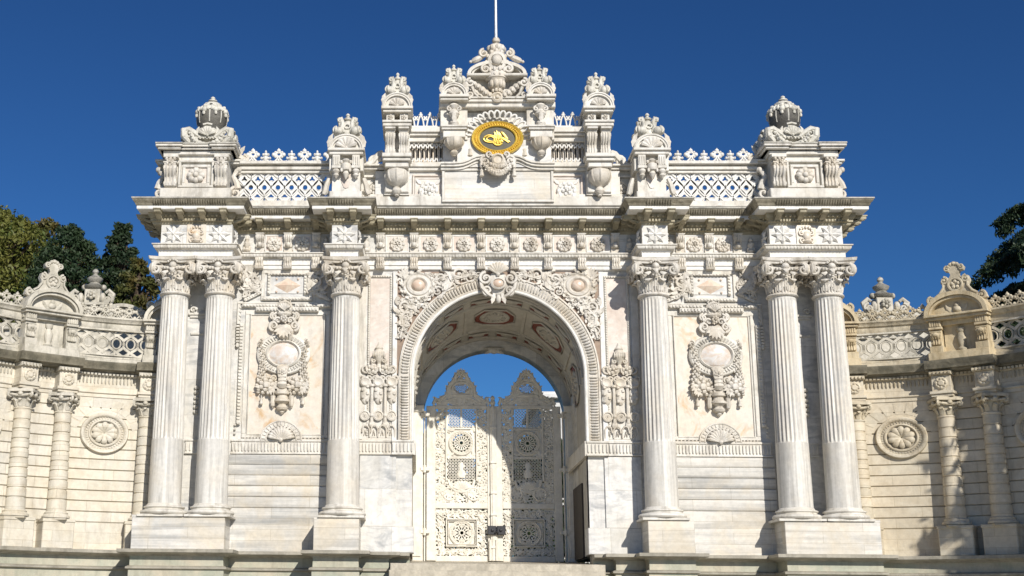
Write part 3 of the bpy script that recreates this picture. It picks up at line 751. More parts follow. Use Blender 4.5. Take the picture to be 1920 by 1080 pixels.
# shell at foot of panel
def f(mb):
    x=bxc; z=Q(0,950)[1]; y=.94
    n=24
    for r0,r1,yy in ((.38,.52,.93),):
        for i in range(n):
            a0,a1=PI*i/n,PI*(i+1)/n
            q=[(r0,a0),(r1,a0),(r1,a1),(r0,a1)]
            mb.add([(x+r*cos(a),yy,z+r*.93*sin(a)) for r,a in q]+[(x+r*cos(a),1.0,z+r*.93*sin(a)) for r,a in q],[(0,1,2,3),(0,4,5,1),(1,5,6,2),(2,6,7,3),(3,7,4,0)])
        for i in range(15):
            a=PI*(i+.5)/15; mb.tube([(x+.41*cos(a),yy-.01,z+.41*.93*sin(a)),(x+.49*cos(a),yy-.01,z+.49*.93*sin(a))],.022,(-sin(a),0,cos(a)),5,.7)
    for rr_ in (.385,.515): mb.tube([(x+rr_*cos(PI*i/24),.93,z+rr_*.93*sin(PI*i/24)) for i in range(25)],.022,(0,1,0),6)
    fan(mb,x,.93,z,.33,.12,PI-.12,11,.52,.07)
    for i in range(11):
        a=.12+(PI-.24)*(i+.5)/11; mb.ell(x+.32*cos(a),.90,z+.31*sin(a),.045,.05,.04,6,4)
    mb.box(bx0-.15,bx1+.15,.935,1.0,z-.04,z+.03)
    beads(mb,bx0-.1,z+.05,x-.55,z+.05,.96,.03,.09); beads(mb,x+.55,z+.05,bx1+.1,z+.05,.96,.03,.09)
both('shell_niche',M_CARVE,G,f)
# wall between the paired columns
def f(mb):
    mb.cbox(7.42,8.02,.93,1.0,9.02,9.08,.01); mb.cbox(7.46,7.98,.96,1.0,8.95,9.02,.01); mb.cbox(7.5,7.94,.96,1.0,8.5,8.56,.01)
    scroll(mb,7.55,.95,9.16,.08,1.2,0,1,.03); scroll(mb,7.9,.95,9.16,.08,1.2,PI,-1,.03)
    for k,z in enumerate((6.5,6.62,6.74,6.86,7.0,7.12)): mb.ell(7.72,.97,z,.07,.06,.06,8,4)
both('pilaster_trim',M_MOULD,G,f)

# --- plinths
def f(mb):
    mb.cbox(6.71,8.97,0.0,1.02,3.02,3.78,.012)
    for a,b in ((6.68,7.60),(7.83,8.98)): mb.cbox(a+.04,b-.0,.0-.002,.9,3.775,3.84,.01)
both('paired_plinth',M_COURSE,G,f)
def f(mb): mb.cbox(3.46,4.56,0.0,1.02,3.02,3.80,.012); mb.cbox(3.45,4.36,-.004,.9,3.797,3.85,.01)
both('single_plinth',M_COURSE,G,f)
# --- columns
cb=MB()
cb.box(-.56,.56,-.50,.50,0,.055)
P_=[(.54,.055),(.57,.075),(.585,.11),(.57,.145),(.54,.165),(.50,.17),(.475,.19),(.475,.205),(.49,.215),(.51,.235),(.50,.26),(.465,.27),(.44,.275),(.43,.30),(.405,.33)]
cb.lathe(P_,0,0,48)
sh=MB(); zb,zt=.33,5.60; zf=1.90; NF=24; m=NF*6
def shr(z): t=(z-zb)/(zt-zb); return .405-.06*(t**1.35)
rings=[(zb,0),(.9,0),(zf-.004,0),(zf,0),(zf+.02,.5),(zf+.07,1)]+[(zf+.07+(zt-.14-zf-.07)*i/10,1) for i in range(1,11)]+[(zt-.10,.55),(zt-.07,0),(zt,0)]
vs=[];fs=[]
for z,k in rings:
    r=shr(z)*(.985 if k>0 or z>=zf else 1.0)
    for i in range(m):
        a=2*PI*i/m; ph=(i%6)/6
        d=k*.030*max(0,sin(PI*(ph-.14)/.72))**.6 if .14<ph<.86 else 0
        vs.append(((r-d)*cos(a),(r-d)*sin(a),z))
for j in range(len(rings)-1):
    for i in range(m): q=(i+1)%m; fs.append((j*m+i,j*m+q,(j+1)*m+q,(j+1)*m+i))
fs.append(tuple(range((len(rings)-1)*m,len(rings)*m)))
sh.add(vs,fs)
cp=MB()     # composite capital, local z 0 = astragal
cp.lathe([(.35,5.57),(.385,5.58),(.40,5.61),(.385,5.64),(.35,5.65),(.33,5.68),(.325,5.8),(.33,5.95),(.34,6.1),(.36,6.22),(.40,6.30),(.42,6.34),(.41,6.36)],0,0,32)
for i in range(28):
    a=2*PI*i/28; cp.tube([(.335*cos(a),.335*sin(a),5.66),(.35*cos(a),.35*sin(a),5.72),(.35*cos(a),.35*sin(a),5.80)],.022,None,5)
def cleaf(mb,a,r0,z0,h,out,w):
    c,s=cos(a),sin(a); pts=[]
    for t,o,q in ((0,0,0),(.2,.03,.22),(.42,.05,.48),(.62,.09,.72),(.78,.17,.90),(.9,.30,1.0),(1,.42,.97),(1.05,.47,.86),(1.0,.44,.76)):
        rr=r0+out*o; pts.append((rr*c,rr*s,z0+h*q))
    m=len(pts); rad=[w*x for x in (.7,.95,.8,1.05,.85,1.0,.8,.5,.2)]
    mb.tube(pts,rad,(-s,c,0),7,.22)
    mb.tube([(p[0]*1.02+.012*c,p[1]*1.02+.012*s,p[2]) for p in pts[:7]],[.022]*7,(-s,c,0),5)
    for e in (-1,1): mb.tube([(pts[i][0]+(-s)*e*rad[i]*.6+.01*c,pts[i][1]+c*e*rad[i]*.6+.01*s,pts[i][2]) for i in range(6)],[.014]*6,(-s,c,0),5)
for k in range(8): cleaf(cp,2*PI*k/8+PI/8,.335,5.70,.27,.40,.115)
for k in range(8): cleaf(cp,2*PI*k/8,.335,5.80,.42,.50,.105)
for k in range(4):
    a=PI/4+k*PI/2; M0=Matrix.Rotation(a,4,'Z')
    cp.M=M0
    # diagonal volute in the xz plane turned to the corner
    for w in (-.05,.05):
        pts=[(.36,w,6.12),(.44,w,6.30),(.52,w*1.2,6.36)]
        N=22
        for i in range(N+1):
            t=i/N; b=PI/2-2*PI*1.35*t; r=.155*(1-.8*t); pts.append((.60+r*cos(b),w*1.3,6.21+r*sin(b)))
        cp.tube(pts,[.03]*3+[.038*(1-.5*i/N) for i in range(N+1)],(0,1,0),6)
    cp.ell(.60,0,6.21,.05,.10,.05,8,5)
    cleaf(cp,0,.33,5.95,.20,.75,.06)
    cp.M=Matrix.Rotation(k*PI/2,4,'Z')
    # face: band of eggs, shell and flower
    cp.tube([(.40,-.36,6.27),(.43,-.2,6.24),(.445,0,6.225),(.43,.2,6.24),(.40,.36,6.27)],.045,(0,0,1),7)
    for i in range(-3,4): cp.ell(.46,i*.075,6.235,.045,.032,.045,6,4)
    for e in (-1,1):
        sc_=[]; 
        for i in range(18):
            t=i/17; b=2*PI*1.25*t; r=.165*(1-.82*t); sc_.append((.50+.05*t,e*.43-e*r*sin(b)*-1,6.20+r*cos(b)))
        cp.tube(sc_,[.046*(1-.45*i/17) for i in range(18)],(1,0,0),7)
        cp.ell(.54,e*.43,6.20,.05,.04,.04,8,5)
        leafpath(cp,[(.46,e*.12,6.15),(.50,e*.2,6.10),(.50,e*.28,6.12)],.05,2,(0,0,1),.4)
    cp.ell(.48,0,6.30,.10,.10,.09,10,6); cp.ell(.50,0,6.15,.06,.07,.08,8,5)
    for i in range(5):
        b=PI*(.1+.2*i); cp.ell(.52,.12*cos(b),6.36+.07*sin(b),.04,.035,.035,6,4)
    for i in range(3): 
        b=-PI*(.25+.25*i); cp.ell(.51,.1*cos(b),6.12+.08*sin(b),.035,.03,.03,6,4)
cp.M=Matrix()
ab=[]   # abacus: concave sides, cut corners
for k in range(4):
    a=k*PI/2
    for t in (-1,-.75,-.4,0,.4,.75,1):
        x=.50+.09*t*t*1.15-.02; y=t*.56
        ab.append((x*cos(a)-y*sin(a),x*sin(a)+y*cos(a)))
n=len(ab)
for z0,z1,k0,k1 in ((6.37,6.41,.94,.97),(6.41,6.44,.97,1.03),(6.44,6.51,1.03,1.06)):
    vs=[(x*k0,y*k0,z0) for x,y in ab]+[(x*k1,y*k1,z1) for x,y in ab]
    cp.add(vs,[tuple(reversed(range(n))),tuple(range(n,2*n))]+[(i,(i+1)%n,n+(i+1)%n,n+i) for i in range(n)])
proto=None
where={3.9:'single fluted column','o':0}
for s in (-1,1):
    for j,x in enumerate(XC):
        c=empty('fluted_column',(s*x,.45-1.0,3.80-3.0),G)
        if proto is None:
            proto=[cb.build('base',M_MOULD,c,38,(0,0,0)),sh.build('shaft',M_COLUMN,c,32,(0,0,0)),cp.build('capital',M_CARVE,c,50,(0,0,0))]
        else:
            for p in proto:
                q=p.copy(); COL.objects.link(q); q.parent=c

# --- entablature
def plan(ex0,ex1,sx0,sx1,yf,yw,back=3.0):
    h=[(ex1,back),(ex1,yf),(ex0,yf),(ex0,yw),(sx1,yw),(sx1,yf),(sx0,yf),(sx0,yw)]
    return [(-x,y) for x,y in h]+[(x,y) for x,y in reversed(h)]
PE=plan(6.83,8.66,3.62,4.27,.09,.93,5.2)
mb=MB()
mb.sweep([(-.3,10.24),(-.02,10.24),(.0,10.26),(.0,10.35),(.03,10.36),(.03,10.47),(.055,10.49),(.055,10.51),(-.3,10.51)],PE)
mb.build('architrave',M_FASCIA,G,30)
mb=MB()
mb.sweep([(-.3,10.511),(.07,10.511),(.12,10.53),(.15,10.57),(.16,10.62),(.19,10.635),(.19,10.66),(.05,10.69),(-.3,10.69)],PE)
def along(path,out,z,step,fn,skip=.02):
    for i in range(1,len(path)-2):
        (xa,ya),(xb,yb)=path[i],path[i+1]
        L=math.hypot(xb-xa,yb-ya)
        if L<.05: continue
        dx,dy=(xb-xa)/L,(yb-ya)/L; n=int((L-2*skip)/step)
        if n<1: continue
        for k in range(n):
            t=skip+(L-2*skip)*(k+.5)/n; fn(xa+dx*t+dy*out,ya+dy*t-dx*out,z,dx,dy)
def egg(mb,rx,rz,d): return lambda x,y,z,dx,dy: mb.ell(x,y,z,rx if abs(dx)>.5 else d,d if abs(dx)>.5 else rx,rz,6,4)
along(PE,.135,10.58,.085,egg(mb,.028,.05,.045))
mb.build('rope_moulding',M_MOULD,G,40)
mb=MB(); mb.sweep([(-.3,10.69),(-.0,10.69),(-.0,11.21),(-.3,11.21)],PE); mb.build('frieze',M_WALL,G,30)
# frieze panels between brackets
BR_C=[.435,1.305,2.175,3.05]; BR_S=[4.73,5.47,6.21]
for a,b in [(-.435,.435)]+list(zip(BR_C,BR_C[1:]))+list(zip(BR_S,BR_S[1:])):
    for s in ((1,) if a<0 else (1,-1)):
        mb=MB(None if s==1 else mir()); mb.box(a+.15,b-.15,.918,.93,10.74,11.14); mb.build('frieze_panel',M_PINK,G)
        mb=MB(None if s==1 else mir()); frame(mb,a+.13,b-.13,10.71,11.17,.03,.905,.93,.008); mb.build('frieze_frame',M_FASCIA,G)
ro=MB(); ro.disc([(.19,0),(.19,.03),(.17,.06),(.14,.045),(.12,.08),(.08,.08),(.06,.05)],0,0,0,22)
for k in range(9): a=2*PI*k/9; ro.ell(.155*cos(a),-.05,.155*sin(a),.05,.04,.05,6,4)
for k in range(6): a=2*PI*k/6; ro.ell(.075*cos(a),-.08,.075*sin(a),.035,.03,.035,6,3)
ro.ell(0,-.10,0,.04,.05,.04,7,4)
ob=None
for x in [0,.87,1.74,2.61,5.10,5.84]:
    for s in ((1,) if x==0 else (1,-1)):
        if ob is None: ob=ro.build('frieze_rosette',M_CARVE,G,40); q=ob
        else: q=ob.copy(); COL.objects.link(q)
        q.location=Vector((s*x,.915,10.92))-G.location
br=MB(); console(br,0,.20,0,-.19+.0,.19,.17); br.ell(0,-.13,-.12,.07,.07,.08,8,5); br.box(-.13,.13,-.04,.0,-.24,-.46+.22); br.cbox(-.11,.11,-.05,0,-.46,-.19,.01)
lb=MB(); lb.xprism([(0,.15),(-.15,.15),(-.17,.08),(-.13,-.0),(-.15,-.07),(-.10,-.15),(0,-.15)],-.10,.10)
for s in (-.06,0,.06): lb.tube([(s,-.16,.13),(s,-.175,.07),(s,-.14,0),(s,-.155,-.07),(s,-.11,-.14)],.022,(1,0,0),5)
lb.tube([(-.11,-.10,-.10),(.11,-.10,-.10)],.055,None,7); lb.ell(0,-.14,.06,.06,.05,.05,7,4)
o1=o2=None
for x in BR_C+BR_S:
    for s in (1,-1):
        if o1 is None: o1=br.build('frieze_bracket',M_CARVE,G,40); o2=lb.build('corbel',M_CARVE,G,40); a,b=o1,o2
        else:
            a=o1.copy(); b=o2.copy(); COL.objects.link(a); COL.objects.link(b)
        a.location=Vector((s*x,.93,11.02-.02))-G.location; b.location=Vector((s*x,.92,10.385))-G.location
# little figures at the ends of the frieze runs
for x in (3.42,4.48,6.55):
    def f(mb):
        mb.lathe([(.05,10.70),(.09,10.74),(.05,10.80),(.08,10.86),(.09,10.93),(.04,11.0),(.06,11.04),(.02,11.12)],x,.86,9); mb.ell(x-.07,.86,10.78,.04,.04,.08,6,4); mb.ell(x+.07,.86,10.78,.04,.04,.08,6,4)
    both('frieze_finial',M_CARVE,G,f)
# stars on the frieze blocks
st=MB(); star8(st,0,0,0,.285,.10); o1=None
for x,y in ((3.945,.09),(7.155,.09),(8.34,.09)):
    for s in (1,-1):
        if o1 is None: o1=st.build('frieze_star',M_FASCIA,G,20); q=o1
        else: q=o1.copy(); COL.objects.link(q)
        q.location=Vector((s*x,y,10.95))-G.location
def f(mb):      # stars on the returns and the crest between the pair
    for x,sx in ((3.62,-1),(6.83,-1),(4.27,1)):
        b=MB(); star8(b,0,0,0,.26,.10); R=Matrix.Translation((x,.50,10.95))@Matrix.Rotation(PI/2*sx,4,'Z')
        mb.M,old=mb.M@R,mb.M; mb.add(b.v,b.f); mb.M=old
both('side_star',M_FASCIA,G,f)
def f(mb):
    mb.box(7.50,7.99,.06,.09,10.69,11.2); 
    x=7.745; y=.04
    mb.ell(x,y,10.90,.11,.09,.13,10,6); mb.lathe([(.08,10.72),(.12,10.76),(.07,10.8)],x,y,8)
    for s in (-1,1): scroll(mb,x+s*.12,y,10.98,.07,1.2,PI/2,-s,.03); scroll(mb,x+s*.11,y,10.80,.07,1.2,-PI/2,s,.03)
    for k in range(5): a=PI*(.15+.175*k); mb.ell(x+.15*cos(a),y,11.05+.09*sin(a),.035,.04,.045,6,4)
both('crown_relief',M_ALAB,G,f)
# --- main cornice
PCN=plan(6.90,8.84,3.66,4.36,.10,.93,5.2)
mb=MB()
mb.sweep([(-.3,11.205),(.03,11.205),(.05,11.23),(.05,11.255),(.09,11.275),(.09,11.335),(.11,11.345),(.11,11.365),(.13,11.38),(.15,11.42),(.15,11.50),(-.3,11.50)],PCN)
along(PCN,.115,11.305,.075,lambda x,y,z,dx,dy: mb.box(x-.025,x+.025,y-.025,y+.03,z-.03,z+.03))
along(PCN,.17,11.405,.115,egg(mb,.042,.04,.04))
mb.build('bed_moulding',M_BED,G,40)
mb=MB()
mb.sweep([(-.3,11.501),(.385,11.501),(.40,11.515),(.40,11.595),(-.3,11.595)],PCN)
mb.build('cornice_fascia',M_FASCIA,G,30)
mb=MB()
CY=[(-.3,11.596),(.41,11.596),(.43,11.615),(.435,11.64),(.45,11.67),(.485,11.70),(.505,11.74),(.51,11.76)]
mb.sweep(CY+[(-.3,11.76)],PCN)
def cleaf2(x,y,z,dx,dy):
    mb.tube([(x-dy*0,y,z-.05),(x+dy*.02,y-dx*.03,z),(x+dy*.04,y-dx*.055,z+.05)],[.022,.03,.02],(dx,dy,0),5,.6)
along(PCN,.46,11.68,.062,cleaf2)
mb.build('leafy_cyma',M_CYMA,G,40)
mb=MB(); mb.sweep([(-.3,11.761),(.525,11.761),(.525,11.795),(.2,11.85),(-.3,11.87)],PCN); mb.build('cornice_top',M_URN,G,30)
# modillions
mo=MB(); mo.cbox(-.085,.085,-.36,0,11.40,11.50,.015) ; mo.xprism([(0,11.36),(-.10,11.37),(-.2,11.42),(-.3,11.42),(-.36,11.45),(-.34,11.40),(-.26,11.37),(-.2,11.385),(-.12,11.34),(0,11.30)],-.07,.07)
mo.cbox(-.10,.10,-.385,0,11.475,11.503,.005)
mpos=[(x,.93-.13,0) for x in BR_C+BR_S]+[(3.72,-.03,0),(4.30,-.03,0)]+[(7.02+i*.56,-.03,0) for i in range(4)]
mo1=None
def putmod(x,y,a):
    global mo1
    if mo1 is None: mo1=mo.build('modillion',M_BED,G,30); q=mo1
    else: q=mo1.copy(); COL.objects.link(q)
    q.location=Vector((x,y,0))-G.location; q.rotation_euler=(0,0,a)
for s in (1,-1):
    for x,y,r in mpos: putmod(s*x,y,0)
    for X,d in ((8.84+.13,1),(6.90-.13,-1),(3.66-.13,-1),(4.36+.13,1)):
        for y in ((.25,.65) if X<8 else (.25,.65,1.2,1.8)): putmod(s*X,y,s*d*PI/2)

# ================================================================ ATTIC
# plinth course of the attic
mb=MB()
PA=plan(6.98,8.80,3.60,4.28,.10,.86,2.6)
# central field: base mould, wall slab, sign panel
AX=lambda u,v,Y=.8:c2(u,v,Y)
zb0=11.86
mb.cbox(-3.6,3.6,.52,1.6,zb0,12.12,.02); mb.cbox(-3.35,3.35,.58,1.5,12.12,12.2,.015)
mb.build('attic_base',M_MOULD,G)
zS=AX(250,790)[1]   # top of the lower attic storey
mb=MB(); mb.box(-3.2,3.2,.66,1.5,12.1,zS); mb.build('attic_wall',M_WALL,G)
xs,zs1=AX(452,785,.55); zs0=AX(452,945,.55)[1]
mb=MB(); mb.cbox(-xs,xs,.50,.70,zs0-.0,zs1,.012); mb.build('sign_slab',M_COURSE,G)
mb=MB(); frame(mb,-xs-.07,xs+.07,zs0-.07,zs1+.07,.07,.46,.72,.012)
# swan-necked moulding over the slab
def neck(mb,off,y0,y1,h):
    ks=[(xs+.1,0),(1.15,0),(1.0,.01),(.88,.03),(.75,.08),(.64,.14),(.55,.18),(.42,.20),(.3,.205),(0,.205)]
    top=[(x,zs1+.07+dz+off) for x,dz in ks]; full=[(-x,z) for x,z in top]+[(x,z) for x,z in reversed(top)][1:]
    low=[(x,z-h) for x,z in full]
    n=len(full)
    vs=[(x,y0,z) for x,z in full]+[(x,y0,z) for x,z in low]+[(x,y1,z) for x,z in full]+[(x,y1,z) for x,z in low]
    fs=[]
    for i in range(n-1): fs+=[(i,n+i,n+i+1,i+1),(2*n+i,2*n+i+1,3*n+i+1,3*n+i),(i,i+1,2*n+i+1,2*n+i),(n+i,3*n+i,3*n+i+1,n+i+1)]
    fs+=[(0,2*n,3*n,n),(n-1,2*n-1,4*n-1,3*n-1)]
    mb.add(vs,fs)
neck(mb,.02,.42,.8,.07); neck(mb,.085,.36,.8,.065); neck(mb,.13,.32,.8,.045)
mb.build('swan_neck_moulding',M_MOULD,G)
# garland cartouche on the slab
mb=MB(); x,y=0,.34; z=AX(750,735,.4)[1]-.10
mb.ell(x,y,z+.10,.22,.12,.24,14,8); mb.disc([(.17,0),(.17,.05),(.12,.08),(.09,.03)],x,z+.14,y-.08,18)
for s in (-1,1):
    scroll(mb,x+s*.33,y,z+.14,.13,1.4,PI/2,-s,.045); scroll(mb,x+s*.22,y-.05,z+.3,.09,1.2,-PI/2,s,.035)
    scroll(mb,x+s*.2,y-.08,z-.02,.12,1.3,0 if s>0 else PI,-s,.04)
    tassel(mb,x+s*.42,y+.03,z-.30,.42,.07); mb.tube([(x+s*.4,y,z+.2),(x+s*.43,y,z+.05),(x+s*.42,y,z-.05)],.045,(0,1,0),6)
swag(mb,x-.36,z+.02,x+.36,z+.02,.26,y-.06,.10,12,4); swag(mb,x-.26,z+.06,x+.26,z+.06,.13,y-.1,.08,8,5)
mb.build('garland_cartouche',M_CARVE,G)
# side rosette panels
RX,RZ=AX(362,893,.62)
def f(mb):
    x1,z1=AX(272,800,.62); x0,z0=AX(445,975,.62); frame(mb,RX-.42,RX+.42,z0,z1,.05,.60,.68,.01); mb.box(RX-.36,RX+.36,.645,.665,z0+.05,z1-.05)
both('rosette_panel',M_PINK,G,f)
def f(mb):
    mb.disc([(.26,0),(.26,.05),(.22,.08),(.17,.05)],RX,RZ,.65,24); 
    for k in range(10): a=2*PI*k/10; mb.ell(RX+.21*cos(a),.59,RZ+.21*sin(a),.055,.04,.055,6,4)
    flower(mb,RX,.62,RZ,.15,5,.1); frame(mb,RX-.36,RX+.36,RZ-.30,RZ+.36,.025,.625,.65)
    for s in (-1,1):
        for t in (-1,1): leaf(mb,RX+s*.2,.64,RZ+t*.2,.18,.05,math.atan2(t,s),0,.04,6)
both('attic_rosette',M_FASCIA,G,f)
# string course, lancet gallery, upper rail, cresting
zg0=AX(350,770)[1]; zg1=AX(350,745)[1]; zr=AX(350,630)[1]; zt1=AX(350,560)[1]; zc1=AX(350,465)[1]
xi=2.42; xo=1.35
def f(mb):
    mb.cbox(1.2,2.6,.56,.9,zS-.02,zg1-.0,.02); mb.cbox(1.2,2.6,.50,.9,zg0-.03,zg0+.06,.015)
    mb.cbox(1.2,2.6,.60,.9,zr,zr+.14,.015); mb.cbox(1.2,2.6,.52,.9,zr+.14,zr+.22,.02); mb.cbox(1.2,2.6,.46,.9,zr+.22,zt1+.02,.015)
both('gallery_rail',M_MOULD,G,f)
def f(mb): mb.box(1.3,2.5,.80,.86,zg1,zr)
both('gallery_back',M_ALAB,G,f)
def f(mb):
    p=.118; n=9; x0=1.36; H=zr-zg1
    for i in range(n+1):
        x=x0+i*p
        for s in (-1,1):
            mb.tube([(x+s*p*.5,.70,zg1+.0),(x+s*p*.42,.70,zg1+.05*1),(x,.70,zg1+.16),(x,.70,zr-.17),(x+s*p*.42,.70,zr-.05),(x+s*p*.5,.70,zr)],.024,(1,0,0),4,1.3)
        mb.ell(x,.68,zr-.04,.02,.03,.02,6,4)
both('lancet_gallery',M_FASCIA,G,f)
def cresting(mb,x0,x1,n,y,z0,H,th=.07):
    p=(x1-x0)/n
    for i in range(n+1):
        x=x0+i*p
        if i<n:
            c=x+p/2
            for s in (-1,1):
                mb.tube([(c+s*p*.5,y,z0),(c+s*p*.34,y,z0+H*.1),(c+s*p*.26,y,z0+H*.4),(c+s*p*.16,y,z0+H*.62),(c,y,z0+H*.8)],.03,(0,1,0),6,.8)
                mb.tube([(c+s*p*.36,y,z0+H*.45),(c+s*p*.46,y,z0+H*.6),(c+s*p*.33,y,z0+H*.72)],.025,(0,1,0),6)
            mb.tube([(c,y,z0+H*.75),(c,y,z0+H)],[.04,.018],(0,1,0),6); mb.ell(c,y,z0+H*.93,.035,.04,.03,6,4)
            mb.ell(c,y,z0+H*.82,.06,.04,.04,6,4)
def f(mb): mb.cbox(1.3,2.5,.60,.72,zt1+.02,zt1+.10,.01); cresting(mb,1.40,2.38,4,.66,zt1+.08,zc1-zt1-.06)
both('gallery_cresting',M_FASCIA,G,f)
def f(mb):
    mb.box(2.2,3.5,.86,1.1,zS-.1,zS+.12)
both('attic_backing',M_MOULD,G,f)

# pedestals of the attic, from the centre out
def inner_ped(mb,mc,mq,mh):
    # x from c2: 100..270
    Y=.35; xa=c2(268,500,Y)[0]; xb=c2(104,500,Y)[0]; xm=(xa+xb)/2; z=lambda v:c2(185,v,Y)[1]
    hw=(xb-xa)/2
    mb.box(xm-hw*.85,xm+hw*.85,.50,1.5,12.15,z(475))
    mb.cbox(xm-hw*.80,xm+hw*.80,.44,.60,12.2,z(775),.02)
    pendant(mq,xm,.40,z(772),hw*.72,z(772)-z(922))
    mb.cbox(xm-hw*1.0,xm+hw*1.0,.02,1.2,z(722),z(700),.015); mb.cbox(xm-hw*.93,xm+hw*.93,.08,1.2,z(740),z(722),.015); mb.cbox(xm-hw*.80,xm+hw*.80,.16,1.2,z(770),z(740),.02)
    for s in (-1,1):
        console(mc,xm+s*hw*.46,hw*.62,.42,z(692),z(560),.26)
        mb.cbox(xm+s*hw*.46-hw*.36,xm+s*hw*.46+hw*.36,.06,.6,z(562),z(552),.01)
        mb.cbox(xm+s*hw*.46-hw*.28,xm+s*hw*.46+hw*.28,.16,.6,z(516),z(470),.012); flower(mc,xm+s*hw*.46,.15,z(493),hw*.20,5,.05)
    mb.cbox(xm-hw*.97,xm+hw*.97,.06,1.2,z(548),z(530),.015); mb.cbox(xm-hw*1.0,xm+hw*1.0,.02,1.2,z(530),z(517),.012)
    mb.box(xm-hw*.9,xm+hw*.9,.55,1.3,z(516),z(455))
    mb.cbox(xm-hw*.97,xm+hw*.97,.06,1.2,z(470),z(455),.012); mb.cbox(xm-hw*1.08,xm+hw*1.08,-.0,1.25,z(455),z(440),.012)
    hood(mb,xm,.04,1.1,z(440),hw*2.1,z(362)-z(440),.09)
    fan(mc,xm,.10,z(436),hw*.55,.2,PI-.2,5,.5,.05)
    for s in (-1,1):
        leaf(mc,xm+s*hw*.95,.12,z(420),.28,.07,PI/2-s*.1,s*.3,.05)
    crest(mh,xm,.45,z(362)+.0,hw*1.75,z(228)-z(362)+.05)
def pick(fn,i,n): return lambda m: fn(*[m if k==i else MB() for k in range(n)])
both('inner_pedestal',M_MOULD,G,pick(inner_ped,0,4)); both('inner_pedestal_carving',M_CARVE,G,pick(inner_ped,1,4)); both('pendant',M_CARVE,G,pick(inner_ped,2,4)); both('crest_finial',M_URNCARVE,G,pick(inner_ped,3,4))
# central tower
CT=.35
def zc(v,Y=.35): return c2(745,v,Y)[1]
XTi,XTo=c2(585,400,CT)[0],c2(425,400,CT)[0]; XTm=(XTi+XTo)/2; hwT=(XTo-XTi)/2
mb=MB()
mb.box(-1.42,1.42,.60,1.4,zs1+.2,zc(430)); 
mb.build('tower_wall',M_WALL,G)
mb=MB()
mb.cbox(-XTo-.02,XTo+.02,.30,1.3,zc(425),zc(395),.02); mb.cbox(-XTi,XTi,.24,1.3,zc(400),zc(382),.02); mb.cbox(-XTi,XTi,.20,1.35,zc(382),zc(372),.012)
for s in (-1,1):
    x=s*XTm
    mb.cbox(x-hwT*.98,x+hwT*.98,.10,1.35,zc(400),zc(386),.015); mb.cbox(x-hwT*1.04,x+hwT*1.04,.04,1.38,zc(386),zc(370),.015)
    mb.cbox(x-hwT*.95,x+hwT*.95,.40,1.2,zc(600),zc(400),.01)
    xx=s*(XTm+.0); 
    mb.cbox(xx-hwT*.88,xx+hwT*.88,.14,.9,zc(560),zc(548),.01); mb.cbox(xx-hwT*.95,xx+hwT*.95,.10,.9,zc(548),zc(538),.01); mb.cbox(xx-hwT*.78,xx+hwT*.78,.20,.9,zc(600),zc(560),.015)
    hood(mb,x,.08,1.1,zc(370),hwT*1.9,zc(302)-zc(370),.09)
mb.build('tower_cornice',M_MOULD,G)
def towerc(mb,mq,mv,mh,mt):
    x=XTm
    fan(mb,x,.14,zc(366),hwT*.5,.2,PI-.2,5,.5,.05); 
    pendant(mq,x,.30,zc(600),hwT*.62,zc(600)-zc(705))
    zz=[zc(v) for v in (530,515,495,480,465,450,440,430,420,408)]
    mv.lathe(list(zip((.10,.13,.07,.09,.15,.13,.08,.12,.15,.10),zz)),x,.30,14)
    scroll(mv,x-.12,.22,zc(440),.07,1.2,PI/2,1,.03); scroll(mv,x+.12,.22,zc(440),.07,1.2,PI/2,-1,.03); leaf(mv,x,.2,zc(520),.35,.07,PI/2,.0,.06)
    crest(mh,x,.45,zc(302)+.0,hwT*1.7,zc(178)-zc(302)+.03)
    for e in (-1,1): leaf(mb,x+e*hwT*.92,.15,zc(352),.26,.06,PI/2-e*.1,e*.3,.05)
    # tasselled drapery flanking the oval
    tassel(mt,c2(592,0,.4)[0],.5,zc(690),.45,.08)
for i_,(nm_,mt_) in enumerate((('tower_carving',M_CARVE),('pendant',M_CARVE),('vase',M_CARVE),('crest_finial',M_URNCARVE),('tassel',M_CARVE))): both(nm_,mt_,G,pick(towerc,i_,5))
# golden oval
x0,y0,z0=0,.42,zc(597,.4); RA=(c2(598,600,.4)[0]-c2(892,600,.4)[0])/2+0; RA=1.0*abs(at(680+598/3,60+198,.4)[0]-at(680+892/3,60+198,.4)[0])/2
RBZ=.70
mb=MB(); mb.box(-1.05,1.05,.45,.62,zs1+.10,zc(520)); mb.build('oval_ground',M_WALL,G)
mb=MB(); az=RBZ
mb.disc([(RA,0),(RA,.05),(RA*.97,.09),(RA*.90,.07),(RA*.86,.03),(RA*.79,.03),(RA*.765,.06),(RA*.73,.07),(RA*.69,.05),(RA*.68,.01)],0,z0,y0,56,1,az,cap=False)
for i in range(52):
    a=2*PI*i/52; c_,s_=cos(a),sin(a); mb.ell(RA*.83*c_,y0-.06,z0+RA*.83*az*s_,.028,.03,.028,6,4)
GO=mb.build('gilded_oval_frame',M_GOLD,G)
mb=MB(); mb.disc([(RA*.70,0),(RA*.69,.012),(.01,.014)],0,z0,y0,40,1,az*.98); mb.build('ground_plate',M_SLATE,GO,20)
mb=MB()     # calligraphic monogram in gilt
